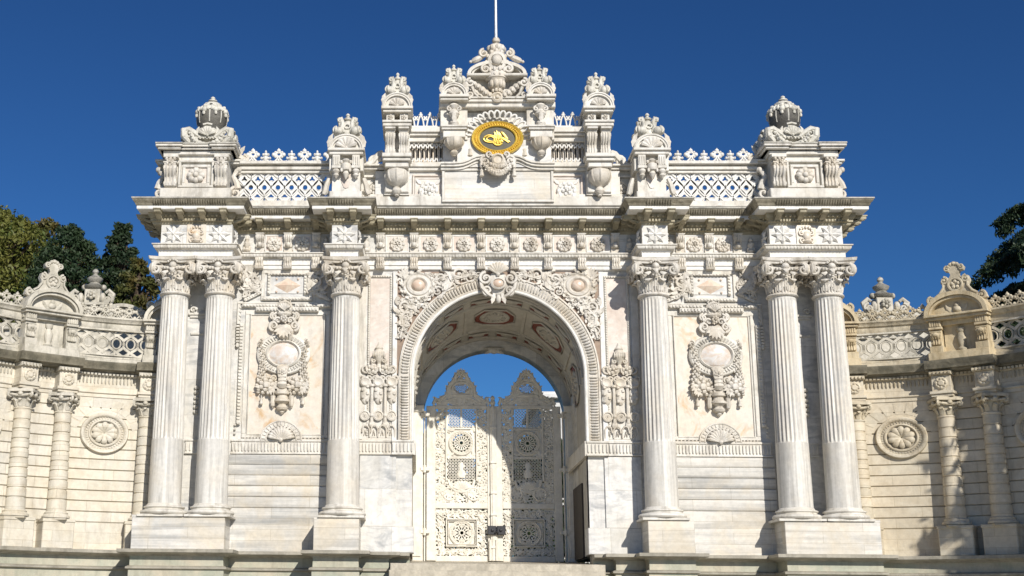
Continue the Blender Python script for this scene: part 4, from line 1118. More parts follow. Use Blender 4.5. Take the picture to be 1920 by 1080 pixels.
def cal(pts,r,n=5):
    k=RA*.60
    P=[(p[0]*k,y0-.035,z0+p[1]*k*az) for p in pts]
    Q=[]
    for i in range(len(P)-1):       # Catmull-Rom smoothing
        a,b,c,d=P[max(i-1,0)],P[i],P[i+1],P[min(i+2,len(P)-1)]
        for t in (0,.25,.5,.75): Q.append(tuple(.5*((2*b[j])+(-a[j]+c[j])*t+(2*a[j]-5*b[j]+4*c[j]-d[j])*t*t+(-a[j]+3*b[j]-3*c[j]+d[j])*t**3) for j in range(3)))
    Q.append(P[-1]); m=len(Q)
    mb.tube(Q,[.72*r*(.45+.75*sin(PI*(i+.5)/m)) for i in range(m)],(.5,0,.86),n,.5)
for k,(bx,h) in enumerate(((-.18,.62),(-.04,.74),(.10,.62))): cal([(bx-.04,-.30),(bx-.02,0),(bx+.02,h*.6),(bx-.02,h)],.024); cal([(bx-.02,h),(bx+.04,h*.8),(bx+.12,h*.35),(bx+.06,-.05)],.018)
cal([(.10,-.25),(-.3,-.42),(-.75,-.28),(-.86,.02),(-.6,.30),(-.25,.22),(-.08,.0),(-.2,-.2)],.024)
cal([(.05,-.2),(-.3,-.30),(-.62,-.18),(-.68,.02),(-.46,.17),(-.25,.08),(-.18,-.08)],.022)
cal([(-.1,.02),(.2,.10),(.55,-.12),(.8,-.35)],.024); cal([(-.05,-.1),(.25,.0),(.6,-.28),(.7,-.42)],.022)
for (a,b,r) in ((-.15,-.35,.07),(0,-.42,.08),(.15,-.38,.08),(.28,-.30,.06),(-.05,-.25,.07),(.1,-.22,.07),(.02,-.56,.06),(-.16,-.5,.06),(.2,-.52,.05),(.04,-.1,.06)):
    k=RA*.6; mb.ell(a*k,y0-.03,z0+b*k*az,r*k*1.3,.02,r*k,8,5)
cal([(-.28,-.42),(-.1,-.62),(.15,-.62),(.32,-.45)],.03); cal([(-.2,-.2),(0,-.3),(.25,-.2),(.35,-.35)],.03)
for t in range(6): cal([(.22+.05*t,.62-.10*t),(.36+.05*t,.50-.10*t),(.48+.04*t,.22-.05*t)],.028)
mb.build('gilt_monogram',M_GOLD,GO)
# shell crest over the oval
mb=MB(); 
NL=15
for i in range(NL):
    a=math.radians(8)+(PI-math.radians(16))*(i+.5)/NL; ca,sa=cos(a),sin(a); r0,r1=RA*1.02,RA*1.28
    az2=.86
    for s in (-1,1):
        b0=a+s*.085; b1=a+s*.10
        mb.tube([(r0*cos(b0),.44,z0+r0*az2*sin(b0)),((r0+r1)/2*cos(b1),.40,z0+(r0+r1)/2*az2*sin(b1)),(r1*cos(a+s*.045),.38,z0+r1*az2*sin(a+s*.045)),(r1*1.03*ca,.38,z0+r1*1.03*az2*sa)],.032,(0,1,0),6)
mb.build('shell_crest',M_FASCIA,G)
# crowning hood, cartouche and crown
mb=MB(); zh=zc(262); xh=abs(c2(572,260,.35)[0]-c2(905,260,.35)[0])/2
xh=abs(at(680+572/3,0,.35)[0]-at(680+905/3,0,.35)[0])/2
mb.box(-XTi+.05,XTi-.05,.50,1.1,zc(372),zh+.03); mb.cbox(-xh,xh,.12,1.2,zh,zc(247),.02)
n=20; Hh=zc(172)-zc(247)
for (r,h,w,ya,yb) in ((xh*.98,Hh,.09,.16,1.1),(xh*.84,Hh*.86,.05,.22,1.0)):
    for i in range(n):
        a0,a1=PI*i/n,PI*(i+1)/n; zb_=zc(247)
        q=[(r*cos(a0),zb_+h*sin(a0)),(r*cos(a1),zb_+h*sin(a1)),((r-w)*cos(a1),zb_+(h-w)*sin(a1)),((r-w)*cos(a0),zb_+(h-w)*sin(a0))]
        mb.add([(x,ya,z) for x,z in q]+[(x,yb,z) for x,z in q],[(0,3,2,1),(0,1,5,4),(2,3,7,6),(1,2,6,5),(0,4,7,3)])
mb.prism([(xh*.8*cos(PI*i/n),zc(247)+Hh*.8*sin(PI*i/n)) for i in range(n+1)],.5,1.0)
mb.build('crowning_hood',M_MOULD,G)
mb=MB(); y=.18; zo=zc(163,.2)
mb.ell(0,y+.25,zo,.32,.22,.44,18,10); mb.disc([(.27,0),(.27,.1),(.24,.15),(.17,.17),(.15,.11)],0,zo,y+.14,26,1,1.15)
mb.ell(0,y-.02,zo+.03,.14,.10,.15,14,8)
for k in range(12): b=2*PI*k/12; mb.ell(.27*cos(b),y+.06,zo+.34*sin(b),.06,.05,.06,6,4)
for s in (-1,1):
    scroll(mb,s*.30,y,zo-.22,.12,1.5,PI/2,-s,.045); scroll(mb,s*.34,y+.05,zo+.24,.12,1.4,PI/2,-s,.05)
    mb.lathe([(.05,0),(.085,.04),(.075,.2),(.09,.3),(.06,.34),(.03,.42)],0,0,10) if False else None
    mb.tube([(s*.28,y+.1,zo+.30),(s*.40,y+.1,zo+.16),(s*.50,y+.1,zo+.10),(s*.61,y+.1,zo+.05),(s*.66,y+.1,zo+.03)],[.05,.07,.085,.075,.04],(0,1,0),8); mb.ell(s*.69,y+.1,zo+.02,.045,.045,.045,7,5)
# coronet band below the cartouche
zq=zc(237,.2)
mb.lathe([(.28,zq-.11),(.31,zq-.09),(.31,zq+.05),(.29,zq+.09)],0,.38,24)
for i in range(14): b=2*PI*i/14; mb.ell(.30*cos(b),.38+.30*sin(b),zq+.12,.045,.045,.07,6,4); mb.ell(.31*cos(b),.38+.31*sin(b),zq-.02,.03,.03,.035,6,4)
# gadrooned bud with garlands
zq=zc(290,.2)
mb.lathe([(.06,zq-.16),(.15,zq-.10),(.20,zq),(.20,zq+.10),(.24,zq+.16)],0,.32,20)
for i in range(9): b=2*PI*i/9+.35; mb.ell(.17*cos(b),.32+.17*sin(b),zq+.02,.07,.07,.12,8,5)
for i in range(7): b=2*PI*i/7; mb.ell(.11*cos(b),.30+.11*sin(b),zq-.17,.055,.055,.06,6,4)
mb.disc([(.15,0),(.15,.05),(.10,.08),(.06,.04)],0,zq-.36,.26,18); mb.ell(0,.2,zq-.36,.06,.05,.06,8,5)
for s in (-1,1):
    for i,(dx,dz,r) in enumerate(((.2,-.30,.10),(.3,-.24,.11),(.40,-.15,.11),(.5,-.06,.10),(.60,.02,.085),(.70,.08,.075),(.78,.10,.07))):
        mb.ell(s*dx,.26,zq+dz,r,r*.9,r*.95,8,5); mb.ell(s*dx,.18,zq+dz-.02,r*.5,r*.4,r*.5,6,4)
    scroll(mb,s*.70,.22,zq+.04,.13,1.3,PI/2,-s,.05)
    mb.tube([(s*.78,.25,zq+.10),(s*.86,.25,zq+.02),(s*.86,.25,zq-.2),(s*.76,.25,zq-.38)],[.06,.06,.055,.03],(0,1,0),7)
    mb.tube([(s*.66,.22,zq-.08),(s*.60,.22,zq-.25),(s*.48,.22,zq-.38)],[.05,.04,.03],(0,1,0),6); scroll(mb,s*.70,.24,zq-.30,.10,1.3,-PI/2,s,.04)
# buds and tip at the very top
zq=zc(94,.4)
mb.lathe([(.20,zq-.14),(.24,zq-.05),(.20,zq+.10),(.10,zq+.14)],0,.45,16)
for i in range(9): b=2*PI*i/9; mb.ell(.19*cos(b),.45+.19*sin(b),zq+.0,.085,.085,.10,8,5)
ztop=zc(40,.45)
mb.lathe([(.07,zq+.12),(.05,zq+.18),(.10,zq+.22),(.11,zq+.27),(.08,zq+.33),(.05,ztop-.06),(.03,ztop)],0,.45,14)
mb.build('crown_cartouche',M_CARVE,G)

# single (outer) pedestals
def outer_ped(mb,mc,mp,mh,ml):
    Y=.12; xm=3.955; z=lambda v:c1(1620,v,Y)[1]; hw=(c1(1478,500,Y)[0]-c1(1760,500,Y)[0])/2; xm=(c1(1478,500,Y)[0]+c1(1760,500,Y)[0])/2-.03
    mb.cbox(xm-hw*.86,xm+hw*.86,.02,1.3,11.84,z(798),.015); mb.box(xm-hw*.74,xm+hw*.74,.16,1.3,z(800),z(500)); 
    for s in (-1,1):
        mb.cbox(xm+s*hw*.52-hw*.20,xm+s*hw*.52+hw*.20,-.02,.4,z(612),z(530),.01); 
        for k in (-1,0,1): mb.tube([(xm+s*hw*.52+k*hw*.11,-.03,z(605)),(xm+s*hw*.52+k*hw*.11,-.03,z(545))],.012,None,5)
        mb.cbox(xm+s*hw*.52-hw*.24,xm+s*hw*.52+hw*.24,-.04,.4,z(632),z(612),.01)
        mc.lathe([(.09,z(634)),(.10,z(650)),(.06,z(668)),(.08,z(680)),(.03,z(695)),(.005,z(703))],xm+s*hw*.52,.06,10)
        mb.cbox(xm+s*hw*.80-.05,xm+s*hw*.80+.05,.1,1.2,z(640),z(540),.01)
        # side scroll bracket
        mc.tube([(xm+s*hw*.92,.3,z(680)),(xm+s*hw*1.05,.3,z(730)),(xm+s*hw*1.12,.3,z(780)),(xm+s*hw*1.2,.3,z(800))],[.06,.07,.08,.06],(0,1,0),6)
    ml.lathe([(.07,z(562)),(.12,z(575)),(.07,z(590)),(.13,z(600)),(.15,z(625)),(.13,z(645)),(.07,z(655)),(.09,z(670)),(.06,z(690)),(.01,z(712))],xm,.02,12)
    for s in (-1,1): ml.ell(xm+s*.12,-.02,z(585),.05,.05,.05,6,4); ml.ell(xm+s*.11,-.06,z(650),.04,.04,.06,6,4)
    mp.prism([(xm-hw*.26,z(660)),(xm+hw*.26,z(660)),(xm+hw*.24,z(720)),(xm+hw*.12,z(760)),(xm,z(768)),(xm-hw*.12,z(760)),(xm-hw*.24,z(720))],.14,.18)
    mb.cbox(xm-hw*.9,xm+hw*.9,-.04,1.3,z(530),z(505),.015); mb.cbox(xm-hw*.98,xm+hw*.98,-.10,1.35,z(505),z(485),.015)
    hood(mb,xm,-.06,1.2,z(486),hw*1.86,z(378)-z(486),.10)
    fan(mc,xm,.0,z(482),hw*.60,.2,PI-.2,6,.5,.06); 
    for s in (-1,1): leaf(mc,xm+s*hw*.93,.05,z(470),.38,.08,PI/2-s*.05,s*.35,.06)
    crest(mh,xm,.42,z(378)+.03,hw*1.65,z(200)-z(378)+.06)
for i_,(nm_,mt_) in enumerate((('outer_pedestal',M_MOULD),('outer_pedestal_carving',M_CARVE),('outer_pedestal_panel',M_PINK),('crest_finial',M_URNCARVE),('hanging_lamp_relief',M_CARVE))): both(nm_,mt_,G,pick(outer_ped,i_,5))
# ramp with volute and diamond between outer and inner pedestal
def f(mb):
    Y=.75; q=lambda u,v:c1(u,v,Y)
    xa,z1=q(1900,600); xb,z0=q(1745,860); xb+=.15
    mb.box(xa-.1,xb,.85,1.4,11.85,z1); mb.cbox(xa-.05,xb,.66,1.3,q(0,612)[1] if False else z1-.14,z1-.06,.012); mb.cbox(xa-.05,xb,.58,1.35,z1-.06,z1+.0,.012)
    mb.cbox(xa-.05,xb,.75,1.3,z1-.32,z1-.26,.01)
    mb.cbox(xa-.2,xb,.6,1.3,11.84,12.1,.02)
    x,z=q(1835,560); scroll(mb,x,.80,z-.02,.17,1.5,PI,-1,.055); mb.tube([(x+.25,.8,z1+.03),(x+.05,.8,z1+.10),(x-.15,.8,z1+.35),(x-.22,.8,z1+.42)],[.06,.10,.10,.05],(0,1,0),6)
both('ramp_wall',M_MOULD,G,f)
def f(mb):
    x,z=c1(1832,780,.75); d=.27
    mb.add([(x-d,.80,z),(x,.80,z-d),(x+d,.80,z),(x,.80,z+d),(x-d,.86,z),(x,.86,z-d),(x+d,.86,z),(x,.86,z+d)],[(0,1,2,3),(0,4,5,1),(1,5,6,2),(2,6,7,3),(3,7,4,0)])
    for k in range(4):
        a=k*PI/2; b=a+PI/2
        mb.tube([(x+d*cos(a),.79,z+d*sin(a)),(x+d*cos(b),.79,z+d*sin(b))],.035,(0,1,0),4)
    flower(mb,x,.79,z,.15,6,.1)
both('diamond_boss',M_CARVE,G,f)

# side balustrades with trefoil cresting
def ogee_plate(mb,x0,x1,z0,z1,n,y,th=.07):
    """pierced slab: interlocking ogee cells, each with its own opening"""
    p=(x1-x0)/n; H=z1-z0; m=28
    def cell(cx,t0,hole):
        out=[];inn=[]
        for i in range(m):
            a=2*PI*(i+.5)/m; c,s=cos(a),sin(a)
            # outline of the ogee cell: |dx| = p/2 cos(pi dt/(2/3))
            lo,hi=0,1.5
            for _ in range(22):
                k=(lo+hi)/2; dx=abs(k*c)*p*.75; dt=abs(k*s)*.34
                if dt<1/3 and dx<p/2*cos(PI*dt*1.5): lo=k
                else: hi=k
            ox,ot=cx+lo*c*p*.75,t0+lo*s*.34; ot=min(1,max(0,ot))
            out.append((min(x1,max(x0,ox)),z0+H*ot))
            hx,hz=hole(a); hx=cx+hx*p; hz=z0+H*t0+hz*p
            inn.append((min(x1,max(x0,hx)),hz))
        vs=[(x,y,z) for x,z in out]+[(x,y,z) for x,z in inn]+[(x,y+th,z) for x,z in inn]+[(x,y+th,z) for x,z in out]
        fs=[]
        for i in range(m): j=(i+1)%m; fs+=[(i,j,m+j,m+i),(m+i,m+j,2*m+j,2*m+i),(2*m+i,2*m+j,3*m+j,3*m+i)]
        mb.add(vs,fs)
        mb.tube([(x,y-.004,z) for x,z in inn],.010,None,4,1,True)
    circ=lambda a:(.19*cos(a),.21*sin(a))
    tre=lambda a:((.19+.06*cos(3*(a-PI/2)))*cos(a)*1.05,(.17+.07*cos(3*(a-PI/2)))*sin(a)-.06)
    tri=lambda a:((.20+.05*cos(3*(a-PI/2)))*cos(a)*1.1,(.13+.04*cos(3*(a-PI/2)))*sin(a)+.03)
    for k in range(n+1):
        cx=x0+k*p
        if 0<k<n: cell(cx,.5,circ)
        if k<n: cell(cx+p/2,5/6,tre); cell(cx+p/2,1/6,tri)
    for k in range(n+1):
        for s in (-1,1):
            pts=[]
            for q in range(25):
                tt=q/24; xx=x0+k*p+s*(p/2)*cos(PI*(tt-.5)*1.5)
                if x0-.001<=xx<=x1+.001: pts.append((xx,y-.012,z0+H*tt))
            if len(pts)>1: mb.tube(pts,.024,(1,0,0),4,.9)
        mb.ell(x0+k*p,y-.0,z0+H*.965,.02,.03,.02,5,3)
def lattice(mb,x0,x1,z0,z1,n,y,r,oval=False,th=.9):
    p=(x1-x0)/n; H=z1-z0
    for i in range(n+1):
        for s in (-1,1):
            cx=x0+i*p+ (p/2 if False else 0)
            pts=[]
            for k in range(25):
                t=k/24; xx=cx+s*(p/2)*cos(PI*(t-.5)/(2/3)) if not oval else cx+s*(p/2)*max(-1,min(1,1.25*cos(PI*(t-.5)/(2/3))))
                if xx<x0-.01 or xx>x1+.01: 
                    if len(pts)>1: mb.tube(pts,r,(1,0,0),4,th)
                    pts=[]; continue
                pts.append((xx,y,z0+H*t))
            if len(pts)>1: mb.tube(pts,r,(1,0,0),4,th)
    for i in range(n+1):
        cx=x0+i*p
        if oval:
            ringtube(mb,cx,y,z0+H*.5,p*.30,H*.20,r*.5,16,5)
        else:
            ringtube(mb,cx,y,z0+H*.5,p*.30,p*.36,r*.80,14,5)
            if i<n:
                for t in (.83,.17): 
                    for sx in (-1,1): mb.ell(cx+p/2+sx*p*.17,y,z0+H*t+ (.0),r*.8,r*1.1,r*.9,6,4)
def trefoil(mb,x,y,z,h,th=.045):
    ringtube(mb,x,y,z+h*.58,h*.17,h*.15,h*.085,14,6); mb.ell(x,y,z+h*.83,h*.14,th,h*.12,9,5); mb.ell(x,y,z+h*.94,h*.05,th*.7,h*.07,6,4)
    for s in (-1,1):
        mb.ell(x+s*h*.31,y,z+h*.57,h*.14,th,h*.14,9,5); mb.ell(x+s*h*.20,y,z+h*.72,h*.10,th,h*.09,7,4); mb.ell(x+s*h*.20,y,z+h*.42,h*.10,th,h*.09,7,4)
        mb.tube([(x+s*h*.03,y,z+h*.44),(x+s*h*.09,y,z+h*.28),(x+s*h*.25,y,z+h*.12),(x+s*h*.42,y,z+.01)],[h*.11,h*.09,h*.085,h*.10],(0,1,0),6,.7)
    mb.ell(x,y,z+h*.2,h*.07,th*.7,h*.09,6,4)
def palmette(mb,x,y,z,h,th=.04):
    for f,w in ((.12,.40),(.40,.34),(.68,.20),(.88,.09)):
        mb.ell(x,y,z+h*f,h*w,th,h*.15,10,5)
        if w>.15:
            for s in (-1,1): mb.ell(x+s*h*w*.95,y,z+h*(f+.01),h*.10,th*.9,h*.11,7,4)
    mb.ell(x,y-th*.6,z+h*.32,h*.15,th,h*.24,8,5); mb.box(x-h*.5,x+h*.5,y-th*.8,y+th*.8,z,z+h*.07)
bz=lambda v:c1(1150,v,.72)[1]
bxi=c1(1472,700,.72)[0]+.0; bxo=c1(872,700,.72)[0]+.05
def f(mb):
    mb.cbox(bxi-.2,bxo+.1,.56,1.0,11.85,bz(912)+.02,.015); mb.cbox(bxi-.2,bxo+.1,.62,.9,bz(912)+.02,bz(868),.015)
    mb.cbox(bxi-.2,bxo+.1,.62,.86,bz(664),bz(645),.01); mb.cbox(bxi-.2,bxo+.1,.57,.9,bz(643),bz(620),.015);mb.cbox(bxi-.2,bxo+.1,.64,.86,bz(621),bz(606),.01); mb.cbox(bxi-.2,bxo+.1,.50,.95,bz(606),bz(582),.015)
both('balustrade_rail',M_MOULD,G,f)
def f(mb):
    n=6; p=(bxo-bxi)/n
    ogee_plate(mb,bxi-p/2,bxo+p/2-.02,bz(868)-.0,bz(664),7,.70)
both('balustrade_lattice',M_FASCIA,G,f)
def f(mb):
    for i in range(7):
        u=925+i*96.5-60+60; x=c1(u,560,.72)[0]
        if i%2==0: trefoil(mb,x,.72,bz(582),.42,.055)
        else: palmette(mb,x,.72,bz(582),.35,.06)
    mb.ell(bxi-.05,.72,bz(540),.06,.05,.07,6,4)
both('balustrade_cresting',M_FASCIA,G,f)
# end pedestals
EP0,EP1=6.98,8.70
ez=lambda v:c1(480,v,.12)[1]
def end_ped(mb,mc,mp,mh):
    x0,x1=EP0,EP1; xm=(x0+x1)/2
    mb.cbox(x0-.06,x1+.06,.06,2.4,11.84,ez(770),.02); mb.box(x0+.05,x1-.05,.18,2.4,ez(775),ez(505))
    mb.cbox(x0-.02,x1+.02,.08,2.4,ez(520),ez(490),.015)
    # cornice breaking forward over each console
    for a,b,o in ((x0-.10,x1+.10,.04),(x0-.14,x0+.46,-.06),(x1-.46,x1+.14,-.06),(xm-.42,xm+.42,-.0)):
        mb.cbox(a,b,o,2.5,ez(490),ez(474),.012); mb.cbox(a-.05,b+.05,o-.06,2.5,ez(474),ez(458),.012)
        mh.cbox(a-.06,b+.06,o-.08,2.5,ez(458),ez(446),.01)
    mb.cbox(x0-.3,x1+.26,.55,2.5,ez(545),ez(528),.012); mb.cbox(x0-.36,x1+.32,.50,2.5,ez(528),ez(512),.012)
    for s in (-1,1):
        xx=xm+s*.66
        console(mc,xx,.30,.18,ez(765),ez(585),.24); flower(mc,xx,-.02,ez(590),.12,6,.08); mb.cbox(xx-.19,xx+.19,-.02,.3,ez(548),ez(525),.01)
        mc.ell(xx,0.02,ez(640),.11,.08,.09,8,5)
        for k in (-1,0,1): mc.ell(xx+k*.1,.0,ez(560),.05,.06,.05,6,4)
    zc_=(ez(605)+ez(740))/2
    frame(mb,xm-.46,xm+.46,ez(765),ez(560),.06,.08,.2,.012); frame(mb,xm-.36,xm+.36,ez(752),ez(592),.08,.10,.2,.015)
    mp.box(xm-.29,xm+.29,.15,.19,zc_-.26,zc_+.26)
    for k in range(8):
        a=2*PI*k/8; mc.ell(xm+.15*cos(a),.10,zc_+.13*sin(a),.095,.08,.09,8,5)
    mc.ell(xm,.05,zc_,.08,.07,.08,8,5)
    # scrolls on both flanks
    for xx,s in ((x1+.10,1),(x0-.10,-1)):
        scroll(mc,xx+s*.03,.45,ez(778),.17,1.4,PI/2,s,.06); mc.tube([(xx+s*.10,.45,ez(745)),(xx+s*.06,.45,ez(700)),(xx-s*.03,.45,ez(650)),(xx+s*.05,.45,ez(610)),(xx+s*.10,.45,ez(590))],[.09,.08,.06,.07,.05],(0,1,0),7)
        for yy in (.45,.7): mc.ell(xx+s*.1,yy,ez(600),.08,.08,.08,7,5)
        scroll(mc,xx+s*.1,1.1,ez(778),.16,1.4,PI/2,s,.06); mc.tube([(xx+s*.16,1.1,ez(745)),(xx+s*.1,1.1,ez(680)),(xx+s*.1,1.1,ez(600))],[.09,.06,.08],(0,1,0),7)
both('end_pedestal',M_MOULD,G,lambda m:end_ped(m,MB(),MB(),MB())); both('end_pedestal_carving',M_CARVE,G,lambda m:end_ped(MB(),m,MB(),MB()))
both('end_pedestal_panel',M_PINK,G,lambda m:end_ped(MB(),MB(),m,MB())); both('end_pedestal_capping',M_URN,G,lambda m:end_ped(MB(),MB(),MB(),m))
# urns on the end pedestals: garlanded bowl below a scalloped dark dome
def end_urn(mb,md):
    x=7.60; y=.74; z0=ez(446); Zv=lambda v:A(383,165+v/9,.05)[1]; Zd=lambda v:A(400,165+v/9,.74)[1]
    mb.cbox(x-.60,x+.60,y-.72,y+.6,z0,z0+.05,.02)
    for k in range(4):
        M0=mb.M.copy(); mb.M=M0@Matrix.Translation((x,y,0))@Matrix.Rotation(k*PI/2,4,'Z')
        w=.60
        for s in (-1,1):
            # hooked volute horns on short cone feet
            mb.tube([(s*w*.30,-w*.95,Zv(800)),(s*w*.55,-w*.98,Zv(730)),(s*w*.82,-w*1.0,Zv(672)),(s*w*1.05,-w*1.03,Zv(690)),(s*w*1.02,-w*1.0,Zv(780)),(s*w*.84,-w*.96,Zv(860)),(s*w*.6,-w*.9,Zv(900))],[.05,.075,.085,.08,.10,.09,.06],(0,1,0),8)
            scroll(mb,s*w*.76,-w*1.04,Zv(755),.12,1.2,PI/2,-s,.045)
            mb.lathe([(.085,z0+.03),(.09,z0+.06),(.06,z0+.16),(.03,z0+.26)],s*w*.88,-w*.9,9)
            scroll(mb,s*w*.22,-w*.98,Zv(690),.085,1.2,-PI/2,s,.035)
            for i,(dx,v,r) in enumerate(((.62,800,.07),(.56,850,.08),(.45,890,.09),(.30,925,.095),(.14,945,.09))):
                mb.ell(s*w*dx*1.05,-w*1.08,Zv(v),r,r,r,7,5); mb.ell(s*w*dx*1.05,-w*1.2,Zv(v),r*.5,r*.4,r*.5,6,4)
        mb.box(-w*.62,w*.62,-w*1.0,-w*.6,Zv(830),Zv(790)); beads(mb,-w*.58,Zv(812),w*.58,Zv(812),-w*1.03,.03,.085)
        fan(mb,0,-w*.98,Zv(780),.24,.25,PI-.25,7,.55,.07); mb.prism([(-w*.5,Zv(790)),(w*.5,Zv(790)),(w*.30,Zv(680)),(w*.16,Zv(650)),(w*.14,Zv(585)),(-w*.14,Zv(585)),(-w*.16,Zv(650)),(-w*.30,Zv(680))],-w*.98,-w*.8)
        mb.tube([(-w*.2,-w,Zv(590)),(0,-w*1.02,Zv(575)),(w*.2,-w,Zv(590))],.035,(0,1,0),6)
        for s in (-1,1): mb.tube([(s*w*.42,-w*.95,Zv(740)),(s*w*.44,-w*.95,Zv(670)),(s*w*.38,-w*.95,Zv(620))],[.06,.05,.015],(0,1,0),6)
        mb.M=M0
    mb.lathe([(.26,z0+.05),(.44,z0+.16),(.52,Zv(840)),(.50,Zv(780)),(.34,Zv(700))],x,y,20)
    md.lathe([(.28,Zv(760)),(.33,Zd(700)),(.385,Zd(620)),(.405,Zd(540)),(.395,Zd(450)),(.35,Zd(390)),(.29,Zd(352)),(.235,Zd(345)),(.245,Zd(310)),(.20,Zd(272)),(.14,Zd(250)),(.11,Zd(240))],x,y,32,wob=lambda a,z:1+.03*abs(cos(4*a)))
    mb.lathe([(.24,Zd(346)),(.31,Zd(350)),(.37,Zd(372)),(.405,Zd(405)),(.415,Zd(432)),(.395,Zd(440))],x,y,28)
    mb.lathe([(.21,Zd(346)),(.24,Zd(330)),(.245,Zd(305)),(.21,Zd(275)),(.15,Zd(256)),(.13,Zd(250))],x,y,24,wob=lambda a,z:1+.05*abs(cos(5*a)))
    for k in range(8):
        a=2*PI*k/8+PI/8; r=.40; c,s_=cos(a),sin(a)
        mb.ell(x+.385*c,y+.385*s_,Zd(440),.085,.085,.08,9,6); mb.ell(x+.42*c,y+.42*s_,Zd(500),.045,.045,.06,7,4); mb.ell(x+.36*c,y+.36*s_,Zd(375),.06,.06,.06,7,4); 
        for e in (-1,1):
            a2=a+e*.25; mb.ell(x+.395*cos(a2),y+.395*sin(a2),Zd(425),.05,.05,.05,7,4); mb.tube([(x+.31*cos(a2),y+.31*sin(a2),Zd(362)),(x+.39*cos(a2),y+.39*sin(a2),Zd(395)),(x+.41*cos(a2),y+.41*sin(a2),Zd(440))],.035,None,6)
        a3=a+PI/8; mb.tube([(x+.40*cos(a3),y+.40*sin(a3),Zd(450)),(x+.41*cos(a3),y+.41*sin(a3),Zd(540)),(x+.38*cos(a3),y+.38*sin(a3),Zd(640))],.018,None,5)
        mb.ell(x+.22*c,y+.22*s_,Zd(335),.06,.06,.055,7,4); mb.ell(x+.20*cos(a3),y+.20*sin(a3),Zd(300),.05,.05,.05,6,4)
    mb.lathe([(.12,Zd(262)),(.13,Zd(252)),(.10,Zd(240)),(.125,Zd(225)),(.12,Zd(212)),(.07,Zd(200)),(.05,Zd(192)),(.065,Zd(175)),(.055,Zd(160)),(.03,Zd(148)),(.004,Zd(143))],x,y,14)
for s in (1,-1):
    m1=MB(None if s==1 else mir()); m2=MB(None if s==1 else mir()); end_urn(m1,m2)
    o=m1.build('crowning_urn',M_URNCARVE,G,40); m2.build('urn_bowl',M_DARKURN,o,40)
    # curling leaf beside the urn, towards the balustrade
def f(mb):
    x,z=6.72,ez(470)
    scroll(mb,x-.02,.7,z-.10,.13,1.3,PI/2,1,.05); mb.tube([(x-.12,.7,z-.14),(x+.1,.7,z-.02),(x+.2,.7,z+.18),(x+.22,.7,z+.34)],[.06,.09,.07,.04],(0,1,0),6)
    leaf(mb,x+.1,.7,z,.3,.07,1.9,.2,.05)
both('ramp_scroll',M_CARVE,G,f)
# pole on the crown
mb=MB(); mb.lathe([(.05,ztop-.08),(.045,ztop),(.04,ztop+.5),(.03,20.5),(.02,20.6)],0,.45,10)
o=mb.build('flagpole',M_POLE,None); tag(o,'thin pale steel flagpole rising from the topmost crown of the gate','flagpole')

# ================================================================ THE IRON DOORS (part of the gateway)
YG=5.05
def gx(u): return at(760+u/2.456,850,YG)[0]
def gz(v): return at(930,640+v/2.456,YG)[1]
